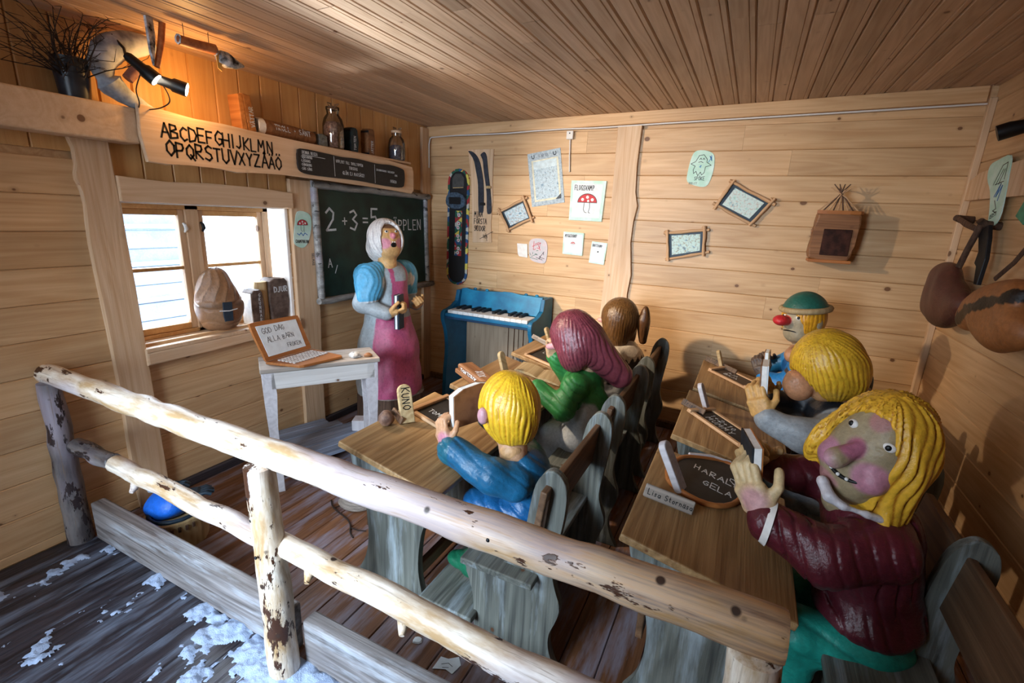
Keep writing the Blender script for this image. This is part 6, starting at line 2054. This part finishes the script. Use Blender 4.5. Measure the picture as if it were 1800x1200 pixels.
t = thing('wall_hook', (3.8, 3.6, 1.685), 'knobbly wooden peg in the corner with a strap over it', 'hook')
part('peg', tube_mesh([(3.85, 3.62, 1.69), (3.80, 3.62, 1.69), (3.765, 3.60, 1.70)], [.02, .022, .018], 10, .2), DARKW, t)
part('peg', tube_mesh([(3.85, 3.26, 1.655), (3.79, 3.26, 1.66), (3.76, 3.25, 1.68)], [.02, .02, .016], 10, .2), DARKW, t)

t = thing('leather_bag', (3.74, 3.3, 1.3), 'dark brown carved bag hanging by a rough strap in the right corner', 'bag')
LEA = plain('dark_leather', '#55302a', .5, c2='#381c18', scale=12, bump=.5)


def bagF(P):
    d = ell(P, (3.74, 3.36, 1.24), (.075, .25, .13))
    d = smin(d, ell(P, (3.74, 3.43, 1.36), (.06, .16, .10)), .05)
    d = smin(d, ell(P, (3.74, 3.20, 1.27), (.06, .15, .085)), .05)
    return d + .004 * wav(P, .9)


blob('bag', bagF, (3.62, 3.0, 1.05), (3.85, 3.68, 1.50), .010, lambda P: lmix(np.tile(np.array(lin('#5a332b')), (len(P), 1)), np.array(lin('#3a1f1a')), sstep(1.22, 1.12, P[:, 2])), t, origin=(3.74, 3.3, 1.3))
part('strap', tube_mesh([(3.775, 3.62, 1.70), (3.76, 3.42, 1.665), (3.755, 3.26, 1.64)], [.014, .018, .014], 8, .2, .5), DARKW, t)
part('strap', tube_mesh([(3.77, 3.25, 1.66), (3.76, 3.30, 1.54), (3.755, 3.36, 1.40)], [.015, .015, .015], 8, .2, .5), DARKW, t)
part('dark_flap', prism_mesh(PY([(3.30, 1.63), (3.20, 1.66), (3.165, 1.60), (3.13, 1.50), (3.14, 1.37), (3.18, 1.37), (3.20, 1.46), (3.24, 1.47), (3.22, 1.53)]), .02, .004), BLACKP, t, RM_(3.80))

t = thing('fur_bag', (3.74, 2.8, 1.3), 'orange-brown carved bag with black jagged fur bands at the right edge', 'bag')


def furF(P):
    d = ell(P, (3.745, 2.80, 1.30), (.085, .28, .10), np.array([[1, 0, 0], [0, .93, .36], [0, -.36, .93]]))
    d = smin(d, ell(P, (3.745, 2.66, 1.24), (.075, .20, .11)), .05)
    return d + .004 * wav(P, .9)


def furC(P):
    u = (P[:, 1] - 2.8) * .93 - (P[:, 2] - 1.3) * .36
    v = (P[:, 1] - 2.8) * .36 + (P[:, 2] - 1.3) * .93
    c = np.tile(np.array(lin('#a4683a')), (len(P), 1))
    jag = .012 * np.abs(np.sin(u * 45)) + .02 * np.abs(np.sin(u * 21 + 1))
    return lmix(c, np.array(lin('#1c1310')), ((v > -.035 - jag * .3) & (v < -.012 + jag)).astype(float))


blob('bag', furF, (3.63, 2.4, 1.08), (3.85, 3.12, 1.50), .009, furC, t, origin=(3.74, 2.8, 1.3))
part('strap', tube_mesh([(3.76, 2.90, 1.42), (3.77, 2.80, 1.50), (3.78, 2.70, 1.62)], [.012, .012, .012], 8, .2, .5), DARKW, t)

t = thing('wall_spot_lamp', (3.80, 3.10, 2.10), 'black unlit spot lamp high on the right wall at the frame edge', 'spot lamp')
part('mount', tube_mesh([(3.85, 3.14, 2.12), (3.80, 3.14, 2.12)], [.03, .03], 16), BLACK, t)
part('lamp_housing', tube_mesh([(3.80, 3.12, 2.10), (3.74, 3.13, 2.085), (3.70, 3.14, 2.07)], [.028, .036, .036], 18), BLACK, t)

# ------------------------------------------------------------------ on the desks
DT = {}


def desk_frame(key, dx, dy, rot=0.0, lift=0.001):
    """matrix lying on a desktop: local X,Y in the surface, Z out of it; dx,dy from the outer near corner"""
    ux, uy, _ = UNITS[key]
    a = math.atan2(.10, .48)
    return TR(ux, uy, .705) @ RY(a) @ TR(dx, dy, lift) @ RZ(rot)


def slate(key, dx, dy, w, h, rot, label, rows, strips=TWIGW, over=.02, size=.03, face=SLATE):
    M = desk_frame(key, dx, dy, rot)
    loc = M.translation
    t = thing('writing_slate', tuple(loc), label, 'slate', 'writing slates on the desks')
    part('slate_face', box_mesh(.008, w - .008, .008, h - .008, 0.002, .010, .001), face, t, M)
    r = random.Random(int(dx * 1000) + ord(key))
    for k, (p, q) in enumerate((((0, 0), (w, 0)), ((w, 0), (w, h)), ((w, h), (0, h)), ((0, h), (0, 0)))):
        d = V((q[0] - p[0], q[1] - p[1], 0))
        L0 = d.length + over * 1.3
        d.normalize()
        st = V((*p, .0)) - d * over * .65
        part('frame_strip', box_mesh(0, L0, -.011, .011, 0.001 + .008 * (k % 2), .016 + .008 * (k % 2), .004, 2), strips, t, M @ frame(st, d, V((0, 0, 1)).cross(d)))
    text('lettering', rows, size, CHALK, M @ TR(0, 0, .0102), t, w=.10, jit=.15)
    return t


def signpeg(key, dx, dy, label, lean=(-.25, .0), h=.15, w=.05, mat=LIGHTW, word=None, th=.022, rot=0.0):
    """round-topped little plank standing on a desk"""
    ux, uy, _ = UNITS[key]
    x, y = ux + dx, uy + dy
    z = dz(key, x) - .006
    t = thing('peg_board', (x, y, z), label, 'peg board')
    o_ = [(-w / 2, 0), (w / 2, 0), (w / 2, h - w / 2)] + disc(0, h - w / 2, w / 2, n=8, a0=0, a1=PI)[1:-1] + [(-w / 2, h - w / 2)]
    M = TR(x, y, z) @ RZ(rot) @ frame((0, 0, 0), (0, 1, 0), (lean[0], lean[1], 1))
    part('plank', prism_mesh(o_, th, .004, 2), mat, t, M)
    if word:
        text('lettering', word, w * .55, INK, M @ TR(-w * .27, h - w * .30, th + .0003) @ RZ(-PI / 2), t, w=.12, jit=.12)
    return t


def plate(key, dx, dy, L_, label, word, rot=0.0, h=.032, size=.018, tiltb=1.0, mat=GREY_X, ln=.9):
    ux, uy, _ = UNITS[key]
    x, y = ux + dx, uy + dy
    z = dz(key, x) + .001
    t = thing('name_plate', (x, y, z), label, 'name plate', 'wooden name plates on the desks')
    d = (math.cos(rot), math.sin(rot), -.208 * math.cos(rot))
    M = frame((x, y, z), d, (-math.sin(rot) * .35, math.cos(rot) * .35, ln))
    part('plate', box_mesh(0, L_, 0, h, 0, .014, .003), mat, t, M)
    if word:
        text('lettering', word, size, INK, M @ TR(.012, h * .28, .0143), t, w=.11, jit=.08)
    return t


def held_book(name, label, M, w, h, cover, side, pages=PAPER, th=.028, curve=None):
    """M: origin lower spine corner; X along the width, Y up, Z out of the front cover"""
    t = thing(name, tuple(M.translation), label, 'book')
    o_ = curve or [(0, 0), (w, 0), (w, h), (0, h)]
    part('front_cover', prism_mesh(o_, .006, .0015), cover, t, M @ TR(0, 0, th))
    part('page_block', prism_mesh([(p[0] * .985 - .002, p[1] * .975 + .003) for p in o_], th), pages, t, M)
    part('back_cover', prism_mesh(o_, .006, .0015), side, t, M @ TR(0, 0, -.006))
    return t


# desk A
signpeg('A', .09, .32, 'round-topped peg board lettered KUNO on the nearest left desk', lean=(-.42, -.40), h=.175, w=.062, word='KUNO', rot=-.62, mat=LIGHTW, th=.028)
plate('A', .005, .325, .10, 'small grey name plate in front of the KUNO peg board', 'KUNO', rot=-.45, h=.032, size=.014, mat=BACKB)
st = thing('carved_potato', (1.43, 1.50, .70), 'small round brown lump beside the KUNO peg board', 'lump')
part('lump', lathe_mesh([(0, 0), (.022, .004), (.034, .022), (.032, .045), (.018, .062), (0, .066)], 16, wob=.12), plain('potato', '#8a6a58', .6, c2='#5a3f34', scale=40), st, TR(1.435, 1.497, .697))
part('tuft', ball_mesh(.020, .022, .018, 12, 8), DARKW, st, TR(1.442, 1.512, .742))
slate('A', .06, .40, .17, .24, -.12, 'slate with crossed twig frame half hidden behind the brown book', [('TOM', .04, .06, .03)])
CARD_B = plain('carved_brown_book', '#8a6244', .55, c2='#6a452c', scale=14, bump=.6)
held_book('wooden_book', 'upright brown wooden book with pale page edge held by the blue-coated figure', frame((1.752, 1.52, .755), (.35, .94, 0), (-.05, .02, 1)), .20, .155, CARD_B, CARD_B, PAPER, .026, [(0, 0), (.20, 0), (.205, .15), (.14, .165), (.05, .158), (0, .135)])

# desk B
t = thing('log_book', (1.5, 2.2, .70), 'angular brown log book with white lettering lying across the middle left desk', 'book')
LBk = frame((1.345, 2.27, .715), (.32, -.15, -.045), (.45, .9, .0))
part('block', prism_mesh([(0, -.055), (.33, -.06), (.34, .05), (.01, .06)], .03, .006), BROWNW, t, LBk)
part('block', prism_mesh([(0.01, -.045), (.335, -.05), (.33, .03), (.02, .045)], .036, .012, 2), BROWNW, t, LBk @ TR(0, 0, .028))
text('lettering', 'TOMTEBOK', .026, CHALK, frame((1.37, 2.215, .728), (.32, -.15, -.045), (0, .15, 1)) @ TR(0, 0, .012), t, w=.14)
text('lettering', 'XIX', .04, CHALK, LBk @ TR(.15, -.02, .0645) @ RZ(-.3), t, w=.12)
part('red_end', tube_mesh([(1.66, 2.13, .755), (1.70, 2.112, .75)], [.028, .020], 8), plain('red_paint', '#b8343a', .5), t)
signpeg('B', .13, .40, 'bare round-topped peg board behind the log book', lean=(-.35, .0), h=.14, w=.05, rot=-.2)
t = thing('open_book', (1.70, 2.55, .67), 'open pale carved book lying before the green sweater figure', 'book')
OB = desk_frame('B', .17, .38, .1, .002)
for s_, x0 in ((1, .0), (-1, .0)):
    part('page', prism_mesh(smooth_pts([(0, .002), (.03, .010), (.07, .013), (.11, .011), (.15, .004)], 4, False) + [(.15, -.002), (0, -.003)], .17, 0), LIGHTW, t, OB @ TR(.15, .19, 0) @ (RZ(0) if s_ > 0 else RZ(PI)) @ frame((0, .085, .006), (1, 0, 0), (0, 0, 1)))

# desk C
signpeg('C', .13, .40, 'thin round-topped peg board on the farthest left desk', lean=(-.45, .05), h=.15, w=.045, rot=-.2)
plate('C', -.03, .41, .19, 'grey-brown name plate on the farthest left desk', 'TUVA', rot=-.32, h=.034, size=.016, mat=GREY_X, ln=.7)
slate('C', .10, .03, .20, .26, -.08, 'slate with square twig frame on the farthest left desk', [('LISA', .05, .15, .03)], mat if False else TWIGW)

# desk D
DMf = desk_frame('D', .10, .40, .0)
t = thing('writing_slate', tuple(DMf.translation), 'leaf-shaped slate reading HARALD GELA beside the Lisa Stornäsa plate', 'slate', 'writing slates on the desks')
leaf = smooth_pts([(-.02, .0), (.03, -.035), (.12, -.04), (.20, .03), (.245, .17), (.25, .26), (.18, .335), (.09, .30), (.0, .22), (-.035, .09)], 3)
part('slate_face', prism_mesh([(p[0], p[1]) for p in leaf], .010, .002), SLATE, t, DMf)
part('frame_rim', tube_mesh([(p[0], p[1], .008) for p in leaf] + [(leaf[0][0], leaf[0][1], .008)], [.010] * (len(leaf) + 1), 8, .1), ORANGEW, t, DMf)
part('pale_rim', tube_mesh([(.02, .262, .014), (.10, .318, .016), (.18, .345, .014)], [.007, .009, .006], 8), WHITEW, t, DMf)
text('lettering', [('HARALD', .035, .155, .040), ('GELA', .085, .065, .036)], .04, CHALK, DMf @ TR(.0, .02, .0102) @ RZ(-.10), t, w=.10, jit=.2)
hx, hy = .205, .17
linesm('heart', [[(hx, hy), (hx - .02, hy + .025), (hx - .018, hy + .042), (hx - .004, hy + .040), (hx, hy + .028), (hx + .008, hy + .042), (hx + .022, hy + .038), (hx + .020, hy + .02), (hx, hy)]], .0035, CHALK, t, DMf, .0102)
signpeg('D', .115, .385, 'large pale round-topped peg board leaning on the leaf-shaped slate', lean=(-.55, -.12), h=.185, w=.055, mat=WHITEW, th=.026, rot=-.25)
plate('D', .015, .245, .165, 'grey name plate lettered Lisa Stornäsa', 'Lisa Stornäsa', rot=.12, h=.045, size=.0185, mat=GREY_X, ln=.8)
BKB = plain('black_book_cover', '#16181d', .6, c2='#262a30', scale=50)
held_book('wooden_book', 'upright black book with white pages held by the maroon sweater figure', frame((2.868, 1.495, .80), (-.22, .95, 0), (-.12, .0, 1)), .15, .165, ORANGEW, BKB, WHITEP, .020)

# desk E
plate('E', -.01, .385, .125, 'grey-brown name plate lettered Trippe on the middle right desk', 'Trippe', rot=-.35, h=.034, size=.022, mat=BACKB, ln=.8)
signpeg('E', .105, .43, 'pale round-topped peg board on the middle right desk', lean=(-.40, -.05), h=.15, w=.045, mat=WHITEW, rot=-.2)
EMs = desk_frame('E', .0, .0)
slate('E', .045, .315, .30, .155, -.62, 'slate with thick pale frame and sum 1+2+10 on the middle right desk', [('1+2+10', .05, .085, .034), ('MUMMY', .06, .035, .034)], TWIGW, .03)
held_book('wooden_book', 'upright grey-white book held by the grey-jacketed figure', frame((2.885, 2.225, .875), (.05, .95, 0), (-.10, .0, 1)), .13, .155, PAPER, CARD_B, WHITEP, .020)

# desk F
plate('F', .01, .63, .22, 'worn name plate lettered HUGO along the farthest right desk', 'HUGO', rot=-.40, h=.036, size=.024, mat=BACKB, ln=.7)
signpeg('F', .115, .58, 'thin brown peg board on the farthest right desk', lean=(-.35, .0), h=.13, w=.035, rot=-.2)
slate('F', .06, .42, .24, .19, -.45, 'brownish slate on the farthest right desk', [('AJA', .06, .11, .03), ('BAJA', .06, .06, .03)], TWIGW, .02, face=plain('brown_slate', '#4a3a32', .6, scale=14))
held_book('wooden_book', 'small pale wooden book held by the red-nosed figure', frame((2.925, 3.00, .80), (.1, .95, 0), (-.10, .0, 1)), .10, .11, LIGHTW, BROWNW, PAPER, .016)

# ------------------------------------------------------------------ on the floor
t = thing('log_tub', (.43, 1.10, 0), 'low pale log tub with leather-stitched rim behind the kerb plank', 'tub')
part('tub', lathe_mesh([(0, 0), (.125, 0), (.135, .08), (.13, .145), (.115, .147), (.11, .13), (0, .12)], 26, wob=.05), LIGHTW, t, TR(.43, 1.12, 0))
for k in range(12):
    a = -2.4 + k * .22
    part('stitch', boxm(.008, .012, .026, .002), DARKW, t, TR(.43 + .134 * math.cos(a), 1.12 + .134 * math.sin(a), .12) @ RZ(a))
t = thing('blue_sack', (.38, 1.10, .13), 'bright blue sack stuffed into the log tub', 'sack')
blob('sack', lambda P: smin(ell(P, (.395, 1.12, .185), (.095, .085, .075)), ell(P, (.36, 1.10, .16), (.07, .07, .05)), .03) + .003 * wav(P, 1.3), (.24, .98, .08), (.54, 1.26, .29), .007, lin('#1b66d0'), t, origin=(.38, 1.10, .13))
part('sack_edge', tube_mesh([(.43 + .105 * math.cos(a), 1.12 + .105 * math.sin(a), .152) for a in [i * .35 - 2.8 for i in range(12)]], .010, 8), NAVY, t)
for i_, (p0, rz_, lab) in enumerate((((.42, 1.13, .275), .5, 'navy glove with grey trim lying on the blue sack'), ((.53, 1.17, .255), .95, 'navy glove with blue cuff lying at the right edge of the tub'))):
    t = thing('glove', p0, lab, 'glove')
    Mg = TR(*p0) @ RZ(rz_)
    part('palm', box_mesh(-.07, .02, -.035, .035, -.015, .015, .012, 2), NAVY, t, Mg)
    for k, (yy, L_) in enumerate(((-.027, .055), (-.009, .065), (.009, .062), (.027, .050))):
        part('finger', tube_mesh([(.01, yy, 0), (.01 + L_ * .6, yy * 1.15, .006), (.01 + L_, yy * 1.2, -.006)], [.011, .0105, .009], 8), NAVY, t, Mg)
    part('thumb', tube_mesh([(-.04, -.03, 0), (-.01, -.055, .004), (.015, -.062, 0)], [.012, .011, .009], 8), NAVY, t, Mg)
    part('cuff', box_mesh(-.10, -.065, -.038, .038, -.018, .018, .010, 2), plain('grey_trim', '#8d98a4', .7) if i_ == 0 else BLUEI, t, Mg)

def scrap_h(x, y):
    return 0
t = card('paper_scrap', (1.97, 1.17, .002), 'torn white scrap of paper on the floor behind the kerb', 'paper', [(0, 0), (.045, .02), (.075, .015), (.085, .06), (.06, .085), (.03, .06), (.0, .055)], TR(1.94, 1.13, .0015), PAPER, .0012)
linesm('pencil_mark', [[(.02, .03), (.04, .045), (.06, .04)], [(.03, .02), (.05, .03)]], .002, INKG, t, TR(1.94, 1.13, .0015), .0012)
for k, (x, y, s_, lab) in enumerate(((1.82, 1.20, .018, 'small white crumb pile on the floor left of the torn scrap'), (1.74, 1.24, .007, 'tiny white crumb on the floor, farthest from the torn scrap'))):
    link('crumb_pile', lathe_mesh([(0, 0), (s_, .001), (s_ * .8, s_ * .35), (0, s_ * .5)], 9, wob=.5, seed=k), PAPER, M=TR(x, y, .0005), label=lab, cat='crumbs')
t = thing('wire_basket', (.97, 1.76, 0), 'small grey wicker bundle lying on the floor left of the nearest desk', 'basket')
for k in range(9):
    z_ = .012 + .006 * k
    part('withy', tube_mesh([(.97 + (.085 - .004 * k) * math.cos(a) * 1.2, 1.755 + (.075 - .004 * k) * math.sin(a), z_) for a in [i * 2 * PI / 16 + k for i in range(17)]], .005, 5), GREY_X, t)
t = thing('dry_twig', (1.0, 1.6, 0), 'thin branching dry twig on the open floor by the wicker bundle', 'twig')
part('stem', tube_mesh(smooth_pts([(.83, 1.71, .004), (.90, 1.66, .008), (1.02, 1.63, .004), (1.08, 1.60, .006), (1.13, 1.55, .004), (1.17, 1.53, .004)], 3, False), .004, 6), TWIG, t)
part('side_twig', tube_mesh([(.90, 1.66, .006), (.93, 1.72, .01), (.98, 1.75, .006)], .0028, 5), TWIG, t)
part('side_twig', tube_mesh([(1.10, 1.58, .005), (1.16, 1.58, .008), (1.19, 1.60, .004)], .0028, 5), TWIG, t)

# snow trodden onto the walkway
from mathutils import noise as mn
bs = bmesh.new()
NX, NY = 260, 150
x0_, x1_, y0_, y1_ = 0.15, 2.2, 0.25, .925
gv = {}


def sn_h(x, y):
    n = mn.noise(V((x * 3.0 + 3, y * 2.2, 1.0))) * .60 + mn.noise(V((x * 11, y * 7, 5))) * .50 + mn.noise(V((x * 34, y * 26, 8))) * .30 + mn.noise(V((x * 80, y * 70, 2))) * .12
    edge = .30 * math.exp(-((y - .90) / .05) ** 2) * (x > .6)
    bias = -.33 + .24 * min(1, max(0, (x - .5) / .8)) + edge + .42 * math.exp(-(((x - 1.50) / .22) ** 2 + ((y - .86) / .10) ** 2))
    return (n + bias) * .045


for i in range(NX + 1):
    for j in range(NY + 1):
        x = x0_ + (x1_ - x0_) * i / NX
        yv = y0_ + (y1_ - y0_) * j / NY
        h_ = sn_h(x, yv)
        if h_ > -.003:
            gv[i, j] = bs.verts.new((x, yv, min(.024, h_) + .0005 if h_ > 0 else -.001))
for i in range(NX):
    for j in range(NY):
        ks = [(i, j), (i + 1, j), (i + 1, j + 1), (i, j + 1)]
        if all(k in gv for k in ks):
            bs.faces.new([gv[k] for k in ks])
SN2 = NT('trodden_snow', .7, .3)
vv = SN2.coords('x', False)
SN2.l(SN2.mix(SN2.noise(vv, 40, 5, .7), lin('#7f96bd'), lin('#c3d2ea')), SN2.b.inputs['Base Color'])
SN2.bump(SN2.noise(vv, 120, 4, .7), .8, .006)
link('trodden_snow', bm_mesh(bs, smooth=True), SN2.m, label='loose patches of trodden snow on the walkway planks', cat='snow', kind='stuff')
